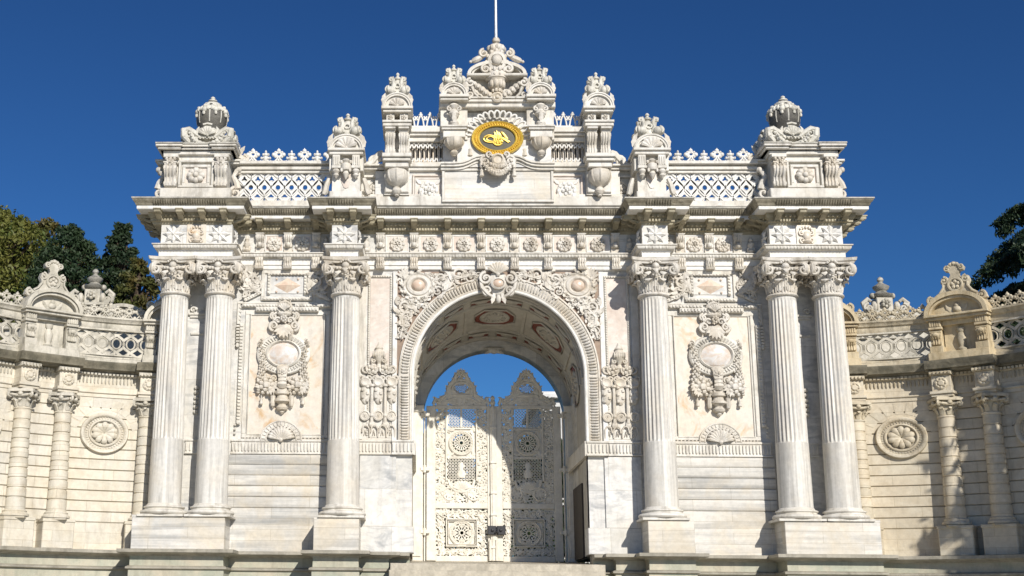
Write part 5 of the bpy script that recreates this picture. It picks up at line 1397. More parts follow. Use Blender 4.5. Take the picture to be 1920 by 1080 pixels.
# fixed posts and sill
for s,a,b in ((-1,gx(82),gx(36)),(1,gx(735),gx(786))):
    mb=MB()
    a,b=min(a,b),max(a,b)
    if s==-1: a=-2.3
    else: b=2.36
    mb.cbox(a,b,YG-.12,5.3,2.97,gz(296),.02); mb.cbox(a+.06,b-.06,YG-.16,YG-.1,3.1,gz(310),.015)
    mb.cbox(a-.02,b+.02,YG-.2,5.3,gz(330),gz(300),.015)
    x=gx(89) if s==-1 else gx(727)
    for v in (342,592,880): mb.cbox(x-.14,x+.14,YG-.16,YG+.02,gz(v)-.05,gz(v)+.05,.01); mb.lathe([(.04,gz(v)-.1),(.04,gz(v)+.1)],x,YG-.15,8)
    mb.lathe([(.025,2.98),(.025,gz(330))],x,YG-.06,8)
    mb.build('door_post',M_IRON,G)
def gate_leaf(u0,u1,uc,flip):
    """one openwork leaf; u measures across in survey units, uc its axis"""
    e=empty('door_leaf',(gx(uc),YG-1.0,2.98-3.0),G); off=Vector((0,0,0))
    y0,y1=YG-.06,YG+.04; yc=YG-.02
    a=gx(u0);b=gx(u1); X=lambda u:gx(uc+u)
    fr=MB()
    hs=gx(uc-(118 if flip>0 else 118)),gx(uc+118)
    fr.cbox(a,X(-118),y0,y1,2.99,gz(300),.015); fr.cbox(X(118),b,y0,y1,2.99,gz(300),.015)
    for v0,v1 in ((1017,990),(772,746),(312,296)): fr.cbox(X(-118),X(118),y0+.002,y1,gz(v0),gz(v1),.015)
    for s in (-1,1):
        xx=X(s*70); fr.cbox(xx-.022,xx+.022,y0-.03,y1,gz(645),gz(312),.01)
    frame(fr,X(-72),X(72),gz(948),gz(818),.035,y0-.03,y1,.01); 
    frame(fr,X(-62),X(62),gz(938),gz(828),.02,y0-.01,y1,.008)
    fr.build('leaf_frame',M_IRON,e,30)
    ow=MB(); R_=random.Random(21)
    def sc(u,v,r,d,a=None,th=None): scroll(ow,X(u),yc,gz(v),r,1.5,R_.random()*6.28 if a is None else a,d,th or r*.26,bulge=.3,n=5)
    def lf(u,v,L,w,a,c=.6): leaf(ow,X(u),yc,gz(v),L,w,a,c,.02,6)
    # side columns of scrollwork
    for s in (-1,1):
        for i,v in enumerate(range(330,745,27)):
            d=1 if i%2 else -1
            sc(s*(95+6*d),v,.115,d*s); 
            for k in range(3): lf(s*94,v+R_.uniform(-9,9),.17,.034,R_.random()*6.28,.8*d)
            ringtube(ow,X(s*(95-14*d)),yc,gz(v+13),.045,.045,.018,10,5)
            for t in (-1,1): ow.ell(X(s*(95+t*19)),yc,gz(v+8),.03,.03,.05,6,4)
        ow.tube([(X(s*(95+10*sin(v*.075))),yc,gz(v)) for v in range(322,748,9)],.022,(0,1,0),5)
    # bottom scroll field of upper panel
    for s in (-1,1):
        cx,cz=X(s*55),gz(705); ringtube(ow,cx,yc-.01,cz,.17,.17,.03,24,5); 
        for k in range(8): a_=2*PI*k/8; leaf(ow,cx,yc,cz,.16,.035,a_,.4,.02,6)
        for (u,v,r) in ((30,735,.09),(80,738,.08),(25,680,.08),(100,670,.09)): sc(s*u,v,r,s)
    for k in range(46):
        u=R_.uniform(-110,110); v=R_.uniform(655,742); lf(u,v,.2,.045,R_.random()*6.28)
    # top: two panels of diamond lattice; rosette; diamond lattice; vase
    def dia(u0,u1,v0,v1,p,r):
        x0,x1,z0,z1=X(u0),X(u1),gz(v1),gz(v0)
        n=int((x1-x0+z1-z0)/p)+1
        for i in range(-int((z1-z0)/p)-1,int((x1-x0)/p)+2):
            for d in (1,-1):
                xs_=x0+i*p if d==1 else x0+i*p+(z1-z0)
                pa=(xs_,z0); pb=(xs_+d*(z1-z0),z1)
                # clip in x
                def cl(pa,pb):
                    (ax,az),(bx,bz)=pa,pb; t0,t1=0,1
                    if abs(bx-ax)<1e-9: return None
                    for lim,sg in ((x0,1),(x1,-1)):
                        ta=(lim-ax)/(bx-ax)
                        if sg*(bx-ax)>0: t0=max(t0,ta)
                        else: t1=min(t1,ta)
                    if t1-t0<.02: return None
                    return (ax+(bx-ax)*t0,az+(bz-az)*t0),(ax+(bx-ax)*t1,az+(bz-az)*t1)
                q=cl(pa,pb)
                if q: ow.tube([(q[0][0],yc,q[0][1]),(q[1][0],yc,q[1][1])],r,(0,1,0),4)
    dia(-56,-6,316,396,.085,.013); dia(6,56,316,396,.085,.013); dia(-60,60,540,640,.088,.016)
    ow.cbox(X(-5),X(5),yc-.03,yc+.02,gz(400),gz(312),.006)
    for v in (402,532,536): ow.cbox(X(-68),X(68),yc-.02,yc+.02,gz(v+5),gz(v-1),.006)
    for s in (-1,1):
        for v in (410,525): 
            for k in range(4): lf(s*52,v,.14,.04,R_.random()*6.28)
            sc(s*55,v,.075,s)
    def rose(v,r,n,holes):
        cx,cz=X(0),gz(v)
        for rr,th in ((r,.03),(r*.86,.018),(r*.66 if holes else r*.60,.016),(r*.2,.02)): ringtube(ow,cx,yc-.01,cz,rr,rr,th,32,5)
        for k in range(n):
            a_=2*PI*k/n; ow.tube([(cx+r*.18*cos(a_),yc,cz+r*.18*sin(a_)),(cx+r*.62*cos(a_),yc,cz+r*.62*sin(a_))],[.012,.03],(0,1,0),4); 
            a_+=PI/n; ow.ell(cx+r*.74*cos(a_),yc,cz+r*.74*sin(a_),.028,.025,.028,6,4)
        for k in range(3*n//2):
            a_=2*PI*k/(3*n//2); ow.ell(cx+r*.93*cos(a_),yc-.02,cz+r*.93*sin(a_),.022,.02,.022,5,3)
    rose(470,.33,16,False); rose(884,.33,12,True)
    for k in range(8): a_=2*PI*k/8; ringtube(ow,X(0)+.2*cos(a_),yc,gz(884)+.2*sin(a_),.05,.05,.018,10,5)
    # backing plates behind rosettes, leaving the openwork dark
    ow.disc([(.335,0),(.335,.02),(.255,.02),(.25,.0)],X(0),gz(470),yc+.02,30,cap=False); ow.disc([(.34,0),(.34,.02),(.27,.02),(.265,0)],X(0),gz(884),yc+.02,30,cap=False)
    # corners around both roundels
    def plate(u0,u1,v0,v1,rc,vc):
        cx,cz=X(0),gz(vc); x0,x1,z0,z1=X(u0),X(u1),gz(v1),gz(v0); n=48; vs=[];fs=[]
        for i in range(n):
            a_=2*PI*i/n; c,s_=cos(a_),sin(a_); t=min((x1-cx)/abs(c) if abs(c)>1e-6 else 9,(z1-cz)/abs(s_) if abs(s_)>1e-6 else 9)
            vs+=[(cx+rc*c,yc+.015,cz+rc*s_),(cx+t*c,yc+.015,cz+t*s_)]
        for i in range(n): j=(i+1)%n; fs.append((2*i,2*i+1,2*j+1,2*j))
        ow.add(vs,fs)
    plate(-60,60,838,930,.33,884); plate(-66,66,412,528,.325,470)
    # vase and bowl beneath lattice
    ow.lathe([(.05,gz(560)),(.09,gz(575)),(.05,gz(590)),(.13,gz(610)),(.10,gz(630))],X(0),yc,12,ay=.3)
    ow.tube([(X(-60),yc,gz(640)),(X(-52),yc,gz(668)),(X(-25),yc,gz(690)),(X(0),yc,gz(696)),(X(25),yc,gz(690)),(X(52),yc,gz(668)),(X(60),yc,gz(640))],.045,(0,1,0),6)
    fan(ow,X(0),yc,gz(690),.28,.3,PI-.3,9,.5,.03)
    # ring of scrolls round the lower panel
    for u in range(-105,106,19):
        for v in (795,972): 
            sc(u,v,.085,1 if u%2 else -1); lf(u+8,v,.16,.038,R_.random()*6.28); lf(u,v,.16,.035,R_.random()*6.28)
    for v in range(822,952,20):
        for s in (-1,1): sc(s*95,v,.08,s); lf(s*95,v,.15,.038,R_.random()*6.28); lf(s*92,v+8,.15,.035,R_.random()*6.28)
    zb_=gz(300)
    top=[(-130,292),(-118,262),(-108,275),(-88,262),(-66,246),(-62,215),(-52,200),(-36,182),(-26,160),(-12,148),(0,140),(12,148),(26,160),(36,182),(52,200),(62,215),(66,246),(88,262),(108,275),(118,262),(130,292)]
    for off_,r in ((0,.045),(8,.03)):
        P3=[(X(u),yc-.01,gz(v+off_*1.4)) for u,v in top]; ow.tube(P3,r,(0,1,0),6)
    for u,v in top[1:-1:1]:
        sc(u,v+4,.055,1 if u>0 else -1)
        lf(u,v,.10,.03,PI/2-u*.012,0)
    ow.tube([(X(-95+190*i/20),yc,gz(292-34*sin(PI*i/20))) for i in range(21)],.04,(0,1,0),6)
    for k in range(7): lf(0,158,.20,.032,PI*(.14+.12*k),0)
    for u,v in ((-80,284),(-60,275),(-35,265),(0,268),(35,265),(60,275),(80,284),(-98,286),(98,286),(-48,250),(48,250),(0,285),(-20,285),(20,285)):
        sc(u,v,.10,1 if u>0 else -1); 
        for k in range(6): lf(u+R_.uniform(-8,8),v+R_.uniform(-8,8),.18,.055,R_.random()*6.28)
    x_,z_=X(0),gz(218); ringtube(ow,x_,yc,z_,.24,.17,.035,26,6); ringtube(ow,x_,yc,z_,.31,.23,.025,26,6)
    dia(-26,26,204,232,.062,.010)
    for s in (-1,1):
        for (u,v) in ((48,222),(44,236),(30,185),(0,172),(14,180),(52,240)): sc(s*u,v,.06,s); lf(s*u,v,.12,.04,R_.random()*6.28)
    ow.ell(x_,yc,gz(250),.3,.05,.07,12,5)
    # pierced backing sheet: small leaf-shaped openings between the scrolls
    holes=[]; H_=random.Random(5+int(uc)); cellh={}
    def tryhole(x,z):
        key=(int(x/.09),int(z/.09))
        for i in (-1,0,1):
            for j in (-1,0,1):
                for (a_,b_,_,_,_) in cellh.get((key[0]+i,key[1]+j),()):
                    if (a_-x)**2+(b_-z)**2<.078**2: return
        v_h=1015-(z-gz(1015))*164.5
        cellh.setdefault(key,[]).append((x,z,H_.random()*3.14,H_.uniform(.030,.048)*(1.15 if v_h<400 else 1),H_.uniform(.019,.029)))
    xa_,xb_,zlo,zhi=X(-122),X(122),gz(990),gz(140)
    for _ in range(9000): tryhole(H_.uniform(xa_,xb_),H_.uniform(zlo,zhi))
    us=sorted(top)
    def topv(u):
        for (u0_,v0_),(u1_,v1_) in zip(us,us[1:]):
            if u0_<=u<=u1_: return v0_+(v1_-v0_)*(u-u0_)/max(1e-6,u1_-u0_)
        return 292
    s_=.0155; vsx={}; V=[];F=[]
    def vid(i,j):
        if (i,j) not in vsx: vsx[(i,j)]=len(V); V.append((xa_+i*s_,yc+.022,zlo+j*s_))
        return vsx[(i,j)]
    nx,nz=int((xb_-xa_)/s_),int((zhi-zlo)/s_); cx0=X(0)
    for i in range(nx):
        for j in range(nz):
            x=xa_+(i+.5)*s_; z=zlo+(j+.5)*s_; u=(x-cx0)*164.5; v=1015-(z-gz(1015))*164.5
            if v<300 and v<topv(u)+4: continue
            if 314<v<398 and abs(u)<58 : continue
            if 538<v<642 and abs(u)<62: continue
            if (u/26)**2+((v-218)/15)**2<1: continue
            if math.hypot(x-cx0,z-gz(470))<.25 or math.hypot(x-cx0,z-gz(884))<.26: continue
            plainz=abs(u)<62 and (400<v<535 or 820<v<945)
            if not plainz:
                key=(int(x/.09),int(z/.09)); hit=False
                for a in (-1,0,1):
                    for b in (-1,0,1):
                        for (hx,hz,an,ra,rb) in cellh.get((key[0]+a,key[1]+b),()):
                            dx,dz=x-hx,z-hz
                            if abs(dx)<.058 and abs(dz)<.058:
                                p_=dx*cos(an)+dz*sin(an); q_=-dx*sin(an)+dz*cos(an)
                                if (p_/ra)**2+(q_/rb)**2<1: hit=True
                if hit: continue
            F.append((vid(i,j),vid(i+1,j),vid(i+1,j+1),vid(i,j+1)))
    n0=len(V); ow.add(V+[(x,y+.02,z) for x,y,z in V],F+[tuple(n0+k for k in reversed(q)) for q in F])
    o=ow.build('openwork',M_IRON,e,45)
    return e
gate_leaf(97,396,258,-1); gate_leaf(410,718,563,1)
mb=MB(); x=gx(404); mb.cbox(x-.055,x+.055,YG-.14,YG+.05,2.99,gz(300),.02); mb.cbox(x-.09,x+.09,YG-.12,YG-.08,3.0,gz(310),.01)
mb.lathe([(.05,gz(300)),(.08,gz(285)),(.05,gz(270)),(.07,gz(262)),(.02,gz(252))],x,YG-.05,10)
for v in (400,560,700,800,950): mb.cbox(x-.09,x+.09,YG-.16,YG-.1,gz(v)-.03,gz(v)+.03,.008)
mb.lathe([(.03,3.0),(.03,gz(915))],x+.06,YG-.16,8); mb.lathe([(.03,3.0),(.03,gz(915))],x-.12,YG-.16,8)
mb.build('meeting_stile',M_IRON,G,30)
mb=MB(); xa,xb=gx(374),gx(455); za,zb_=gz(893),gz(852)
mb.cbox(xa,(xa+xb)/2-.01,YG-.22,YG-.14,za,zb_,.015); mb.cbox((xa+xb)/2+.01,xb,YG-.22,YG-.14,za,zb_,.015)
for t in (.27,.73): mb.ell(xa+(xb-xa)*t,YG-.23,(za+zb_)/2,.045,.03,.045,10,5)
mb.tube([(xa+(xb-xa)*.4,YG-.25,za+.05),(xa+(xb-xa)*.5,YG-.28,za+.09),(xa+(xb-xa)*.6,YG-.25,za+.05)],.02,None,6)
mb.build('lock_box',M_LOCK,G)
# dark slab painted as a recess's shade, on the right flank of the passage
mb=MB(); mb.cbox(2.19,2.27,2.4,4.3,3.0,4.9,.01); mb.build('recess_shade_slab',M_DARK,G)

# ================================================================ BASE, STEPS, GROUND
PB=[(x,y) for x,y in [(-8.97,5.2),(-8.97,0.0),(-6.71,0.0),(-6.71,.90),(-4.56,.90),(-4.56,0.0),(-3.46,0.0),(-3.46,.55),(-2.75,.55),(-2.75,.93),(-2.25,.93)]]
def basef(mb,which):
    P=PB
    if which==0: mb.sweep([(-.6,-.02),(.02,-.02),(.02,2.56),(.0,2.62),(.0,2.86),(-.6,2.86)],P)
    if which==1: mb.sweep([(-.6,2.861),(.04,2.861),(.06,2.89),(.25,2.92),(.27,2.94),(.27,3.015),(-.6,3.019)],P)
    if which==2: mb.sweep([(-.5,2.54),(.04,2.54),(.085,2.56),(.085,2.60),(.03,2.63),(-.5,2.63)],P)
both('base_course',M_BASE,G,lambda m:basef(m,0))
both('base_ledge',M_LEDGE,G,lambda m:basef(m,1))
both('base_string',M_LEDGE,G,lambda m:basef(m,2))
mb=MB()
mb.xprism([(-.10,2.40),(5.6,2.40),(5.6,2.955),(4.6,2.955),(-.10,2.73)],-2.3,2.4)
n=17
for i in range(n):
    z1=2.735-.172*i; y0=-.12-.34*i
    if z1<.05: break
    mb.cbox(-2.70-.02*i,2.30+.02*i,y0,.6,z1-.172,z1,.012)
o=mb.build('stone_steps',M_STEP,None,30); tag(o,'worn granite steps climbing to the sill of the tall openwork doors','steps')

# ================================================================ CURVED WINGS
WR=6.2; WT0=math.radians(8); WP=(8.60,1.50)
def wmap(q):
    th=WT0+q[0]/WR
    X=WP[0]+WR*(sin(th)-sin(WT0)); Y=WP[1]+WR*(cos(th)-cos(WT0)); d=-q[1]
    return Vector((X-sin(th)*d,Y-cos(th)*d,q[2]))
SE=8.6
def wmb(s):
    mb=MB(None if s==1 else mir()); 
    if s==1: mb.map=wmap
    else:
        mb.M=Matrix(); mb.map=lambda q:(lambda v:Vector((-v[0],v[1],v[2])))(wmap(q))
    return mb
def strips(mb,prof,s0=-1.2,s1=SE,n=36):
    """moulding along the curved wall, prof [(y,z)] with front -y"""
    k=len(prof); vs=[];fs=[]
    for i in range(n+1):
        x=s0+(s1-s0)*i/n
        for y,z in prof: vs.append((x,y,z))
    for i in range(n):
        for a in range(k): b=(a+1)%k; fs.append((i*k+a,i*k+b,(i+1)*k+b,(i+1)*k+a))
    fs.append(tuple(reversed(range(k)))); fs.append(tuple(range(n*k,(n+1)*k)))
    mb.add(vs,fs)
HC=(.455,2.63,3.70,5.9,6.95); MC=(1.52,4.80)
AED=(-.10,3.17,6.42)
def wing(s,root,mW,mT,mC,mBl,mPanel):
    B=lambda n,mb,m,a=35:mb.build(n,m,root,a)
    # wall with channelled courses
    mb=wmb(s); pr=[(.5,2.9),(.0,2.9),(.0,3.70)]
    zs=[3.98+.262*i for i in range(12)]; zp=3.72
    for z in zs:
        if z>6.8: break
        pr+= [(-.03,zp+.012),(-.03,z-.022),(.012,z-.012),(.012,z)]; zp=z
    pr+=[(-.03,zp+.012),(-.03,6.86),(0,6.86),(.0,7.6),(.5,7.6)]
    strips(mb,pr); B('wall',mb,mW,25)
    # voussoir wedges round the medallions
    for c in MC:
        mb=wmb(s)
        for k in range(9):
            a0=math.radians(8+k*18.3); a1=math.radians(8+(k+1)*18.3)-.03
            r0,r1=.70,1.02
            q=[]
            for r,a in ((r0,a0+.02),(r1,a0+.02),(r1,a1),(r0,a1)):
                q.append((c+r*1.02*cos(a),5.95+r*.90*sin(a)*(1 if r==r0 else min(1,.88/max(.3,abs(.90*r*sin(a)))))if False else 5.95+r*.86*sin(a)))
            mb.add([(x,-.038,z) for x,z in q]+[(x,.0,z) for x,z in q],[(0,3,2,1),(0,1,5,4),(1,2,6,5),(2,3,7,6),(3,0,4,7)])
        B('voussoirs',mb,mW,20)
    # pedestal blocks and drummed half columns
    for c in HC:
        mb=wmb(s); mb.cbox(c-.42,c+.42,-.46,.1,3.02,3.70,.02); mb.cbox(c-.44,c+.44,-.48,.1,3.66,3.74,.01)
        B('pedestal_block',mb,mW)
        e=empty('half_column',(0,0,0),root); e.location=(0,0,0)
        base_=wmap((c,-.16,3.74)); X=base_[0]*s
        e.location=Vector((X,base_[1],3.74))-root.location
        p=MB(); p.lathe([(.31,0),(.34,.03),(.34,.07),(.30,.10),(.28,.12),(.29,.15),(.25,.18)],0,0,24); p.box(-.34,.34,-.34,.34,-.03,.0)
        p.build('base',mW,e,35,(0,0,0))
        p=MB(); pr=[]; z=.18; 
        def rr(z): return .245-.04*(z/2.6)
        pr.append((rr(z),z))
        for i in range(1,11):
            zz=.24+i*.2365
            if zz>2.6: break
            pr+=[(rr(zz)+.0,zz-.025),(rr(zz)-.025,zz-.012),(rr(zz)-.025,zz+.006),(rr(zz),zz+.018)]
        pr+=[(.205,2.62),(.225,2.63),(.225,2.66),(.2,2.67)]
        p.lathe(pr,0,0,24); p.build('shaft',mW,e,30,(0,0,0))
        p=MB(); p.lathe([(.19,2.66),(.20,2.8),(.23,2.95),(.27,3.02),(.25,3.04)],0,0,16)
        for k in range(8):
            a=2*PI*k/8; cleafs(p,a,.195,2.68,.17,.20,.07)
        for k in range(4):
            a=PI/4+k*PI/2
            p.M=Matrix.Rotation(a,4,'Z')
            p.tube([(.2,0,2.82),(.27,0,2.94),(.34,0,3.0)],[.05,.05,.04],(0,1,0),6); scroll(p,.36,0,2.96,.075,1.3,PI/2,-1,.035); p.ell(.36,0,2.96,.04,.07,.04,7,4)
            p.M=Matrix.Rotation(k*PI/2,4,'Z'); p.ell(.29,0,2.98,.06,.07,.06,8,5); p.tube([(.27,-.2,2.96),(.28,0,2.93),(.27,.2,2.96)],.03,(0,0,1),6); scroll(p,0,-.28,2.97,.001,.1) if False else None
        p.M=Matrix(); p.box(-.32,.32,-.32,.32,3.03,3.09); p.box(-.29,.29,-.29,.29,3.09,3.12)
        p.build('capital',mT,e,45,(0,0,0))
    # medallions
    for c in MC:
        mb=wmb(s); z=5.95
        mb.disc([(.62,0),(.62,.09),(.60,.12),(.56,.12),(.50,.09),(.49,.05),(.42,.05),(.41,.09),(.38,.10),(.35,.08),(.33,.03),(.05,.02)],c,z,-.02,48,1,.84)
        for i in range(40):
            a=2*PI*i/40; mb.tube([(c+.435*cos(a),-.085,z+.435*.84*sin(a)),(c+.485*cos(a),-.085,z+.485*.84*sin(a))],[.016,.018],(-sin(a),0,cos(a)),4)
            mb.tube([(c+.53*cos(a),-.135,z+.53*.84*sin(a)),(c+.57*cos(a),-.135,z+.57*.84*sin(a))],[.008,.010],(-sin(a),0,cos(a)),4)
        for k in range(10):
            a=2*PI*k/10+PI/2
            mb.tube([(c+.32*t*cos(a),-.04-.10*sin(PI*t*.8),z+.32*.84*t*sin(a)) for t in (.06,.35,.65,.85,1.0)],[.010,.036,.068,.078,.045],(-sin(a),0,cos(a)*.84),8,.6)
        B('wall_medallion',mb,mW,50)
    # entablature, breaking forward over the columns
    mb=wmb(s)
    strips(mb,[(.2,6.861),(-.05,6.861),(-.05,6.95),(-.09,6.97),(-.09,7.0),(-.03,7.01),(-.03,7.40),(.2,7.40)])
    for c in HC:
        mb.cbox(c-.27,c+.27,-.42,0,6.862,6.93,.008); mb.cbox(c-.30,c+.30,-.46,0,6.93,7.0,.01); mb.cbox(c-.24,c+.24,-.40,0,7.001,7.40,.01)
        mb.disc([(.17,0),(.17,.03),(.13,.05),(.10,.03),(.06,.07)],c,7.20,-.40,16,1,.9); 
        for k in range(8): a=2*PI*k/8; mb.ell(c+.12*cos(a),-.44,7.20+.11*sin(a),.035,.03,.035,5,3)
    B('entablature',mb,mW)
    mb=wmb(s)
    strips(mb,[(.2,7.401),(-.05,7.401),(-.08,7.44),(-.08,7.50),(.2,7.50)])
    x=-1.0
    while x<SE-.1:
        if not any(abs(x-c)<.31 for c in HC): mb.box(x-.032,x+.032,-.15,-.07,7.425,7.485); mb.ell(x,-.05,7.30,.026,.03,.09,5,4)
        x+=.095
    for c in HC:
        mb.cbox(c-.28,c+.28,-.46,0,7.401,7.50,.01)
        for k in range(6): mb.box(c-.26+.095*k,c-.215+.095*k,-.52,-.44,7.42,7.48)
    B('dentil_course',mb,mT)
    mb=wmb(s)
    PRC=lambda o:[(.2,7.501),(-.16-o,7.501),(-.18-o,7.53),(-.29-o,7.55),(-.31-o,7.62),(-.36-o,7.68),(-.37-o,7.74),(.2,7.76)]
    strips(mb,PRC(0))
    for c0,c1_ in ((HC[0]-.9,HC[0]+.36),(HC[1]-.36,HC[2]+.36),(HC[3]-.36,HC[4]+.36)): strips(mb,[(a-(.24 if a<0 else 0),b+.002) for a,b in PRC(0)],c0,c1_,8)
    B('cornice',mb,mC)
    # parapet
    mb=wmb(s)
    strips(mb,[(.3,7.74),(-.16,7.742),(-.16,7.86),(-.12,7.88),(-.12,7.94),(.3,7.94)])
    strips(mb,[(.12,8.63),(-.10,8.63),(-.12,8.66),(-.12,8.78),(-.17,8.81),(-.19,8.86),(-.24,8.90),(-.24,8.945),(.2,8.95)])
    B('parapet_rail',mb,mT)
    bays=[(.62,2.45),(3.90,5.70),(7.1,8.6)]
    for a,b in bays:
        mb=wmb(s)
        mb.box(a-.02,b+.02,-.10,.04,7.94,7.98); mb.box(a-.02,b+.02,-.10,.04,8.60,8.64)
        lattice(mb,a,b,7.95,8.62,5,-.04,.046,True)
        B('parapet_lattice',mb,mPanel)
    for a,b in bays:
        mb=wmb(s)
        n=6 if b-a>1.6 else 5
        for i in range(n):
            x=a+(b-a)*(i+.5)/n; trefoil(mb,x,-.06,8.94,.38)
            mb.ell(x+(b-a)/n/2,-.06,8.98,.05,.04,.07,6,4)
        B('parapet_cresting',mb,mT,45)
    for c in AED:
        mb=wmb(s)
        mb.cbox(c-.78,c+.78,-.50,.2,7.75,7.95,.015); mb.box(c-.40,c+.40,-.12,.2,7.95,8.75)
        for e in (-1,1):
            mb.cbox(c+e*.57-.17,c+e*.57+.17,-.40,.1,7.95,8.13,.012); mb.cbox(c+e*.57-.14,c+e*.57+.14,-.30,.1,8.13,8.56,.012)
            mb.cbox(c+e*.57-.17,c+e*.57+.17,-.36,.1,8.56,8.62,.01); mb.cbox(c+e*.57-.15,c+e*.57+.15,-.34,.1,8.62,8.78,.01)
            for k in range(5): mb.box(c+e*.57-.13+.058*k,c+e*.57-.10+.058*k,-.36,-.33,8.64,8.77)
            console(mb,c+e*.57,.22,-.28,8.16,8.50,.13); mb.ell(c+e*.57,-.40,8.42,.08,.06,.06,8,5)
        mb.cbox(c-.75,c+.75,-.22,.1,8.66,8.78,.01)
        mb.cbox(c-.78,c+.78,-.40,.2,8.78,8.85,.012); mb.cbox(c-.82,c+.82,-.46,.2,8.85,8.91,.012)
        n=18
        for (r,h,w,ya) in ((.80,.56,.10,-.46),(.69,.45,.06,-.40)):
            for i in range(n):
                a0,a1=PI*i/n,PI*(i+1)/n
                q=[(r*cos(a0),8.91+h*sin(a0)),(r*cos(a1),8.91+h*sin(a1)),((r-w)*cos(a1),8.91+(h-w)*sin(a1)),((r-w)*cos(a0),8.91+(h-w)*sin(a0))]
                mb.add([(c+x,ya,z) for x,z in q]+[(c+x,.2,z) for x,z in q],[(0,3,2,1),(0,1,5,4),(2,3,7,6),(1,2,6,5),(0,4,7,3)])
        mb.prism([(c+.7*cos(PI*i/n),8.91+.46*sin(PI*i/n)) for i in range(n+1)],-.22,.2)
        A_=B('aedicule',mb,mT if s<0 else M_OCHRE,35)
        mb=wmb(s)
        mb.lathe([(.10,8.0),(.12,8.05),(.07,8.10),(.10,8.2),(.12,8.32),(.09,8.42),(.06,8.46),(.10,8.52),(.11,8.58)],c,-.16,12,ay=.7)
        mb.ell(c,-.26,9.05,.12,.06,.09,8,5); mb.ell(c,-.27,9.14,.07,.05,.07,8,5)
        for e in (-1,1): leaf(mb,c+e*.1,-.24,8.97,.26,.05,PI/2-e*1.1,e*.4,.03)
        B('niche_baluster',mb,mT,45)
        # scrolled crest
        mb=wmb(s)
        zt=9.42
        out=[(-.02,0),(-.62,.02-.24),(-.74,-.16),(-.70,-.02),(-.60,.02),(-.50,-.04),(-.38,.06),(-.30,.22),(-.36,.34),(-.32,.46),(-.22,.48),(-.14,.44),(-.10,.52),(-.13,.60),(-.22,.62),(-.25,.70),(-.20,.76),(-.12,.74),(-.10,.82),(0,.86)]
        poly=[(c+x,zt+z) for x,z in out]; poly+=[(c-x,zt+z) for x,z in reversed(out[1:-1])]
        mb.prism(poly,-.20,-.06)
        for e in (-1,1):
            scroll(mb,c+e*.62,-.20,zt-.10,.11,1.3,PI/2,-e,.04); scroll(mb,c+e*.27,-.20,zt+.38,.10,1.3,PI/2,e,.035); scroll(mb,c+e*.17,-.20,zt+.68,.07,1.2,PI/2,-e,.03)
            mb.tube([(c+e*.52,-.2,zt-.02),(c+e*.40,-.22,zt+.06),(c+e*.30,-.22,zt+.2),(c+e*.30,-.2,zt+.3)],.03,(0,1,0),6)
            mb.tube([(c+e*.2,-.22,zt-.06),(c+e*.3,-.2,zt-.02),(c+e*.42,-.2,zt-.10)],.03,(0,1,0),6)
        ringtube(mb,c,-.22,zt+.26,.17,.16,.035,24,6); 
        for k in range(5): a=PI/2+2*PI*k/5; mb.ell(c+.08*cos(a),-.22,zt+.26+.08*sin(a),.05,.03,.05,6,4)
        for k in range(5): a=PI*(.1+.2*k); mb.ell(c+.14*cos(a),-.20,zt+.70+.10*sin(a),.05,.04,.05,6,4)
        B('scroll_crest',mb,mT,45)
    # base and ledge
    mb=wmb(s); strips(mb,[(.6,-.02),(-.55,-.02),(-.55,2.56),(-.52,2.62),(-.52,2.86),(.6,2.86)]); B('base_course',mb,M_BASE)
    mb=wmb(s); strips(mb,[(.6,2.861),(-.58,2.861),(-.60,2.89),(-.75,2.92),(-.77,2.94),(-.77,3.015),(.6,3.02)]); strips(mb,[(-.3,2.54),(-.59,2.54),(-.635,2.56),(-.635,2.60),(-.56,2.63),(-.3,2.63)]); B('base_ledge',mb,M_LEDGE)
def cleafs(mb,a,r0,z0,h,out,w):
    c,s=cos(a),sin(a); pts=[]
    for t,o,q in ((0,0,0),(.4,.08,.45),(.75,.25,.85),(1,.5,1.0),(1.0,.6,.8)): pts.append(((r0+out*o)*c,(r0+out*o)*s,z0+h*q*1.0))
    mb.tube(pts,[w*x for x in (.8,1,.8,.7,.3)],(-s,c,0),6,.3)
WL=empty('curved_wall',(-11,0,0)); tag(WL,'cream white concave wall with half columns and openwork parapet, in full sun left of the gate','wall','curved walls flanking the gate')
WRr=empty('curved_wall',(11,0,0)); tag(WRr,'ochre stained concave wall with half columns, partly in tree shade right of the gate','wall','curved walls flanking the gate')
wing(-1,WL,M_LIMEL,M_LIMETOPL,M_CORNW,M_BASE,M_LIMETOPL); wing(1,WRr,M_LIMER,M_LIMETOPR,M_CORNW,M_BASE,M_LIMETOPL)

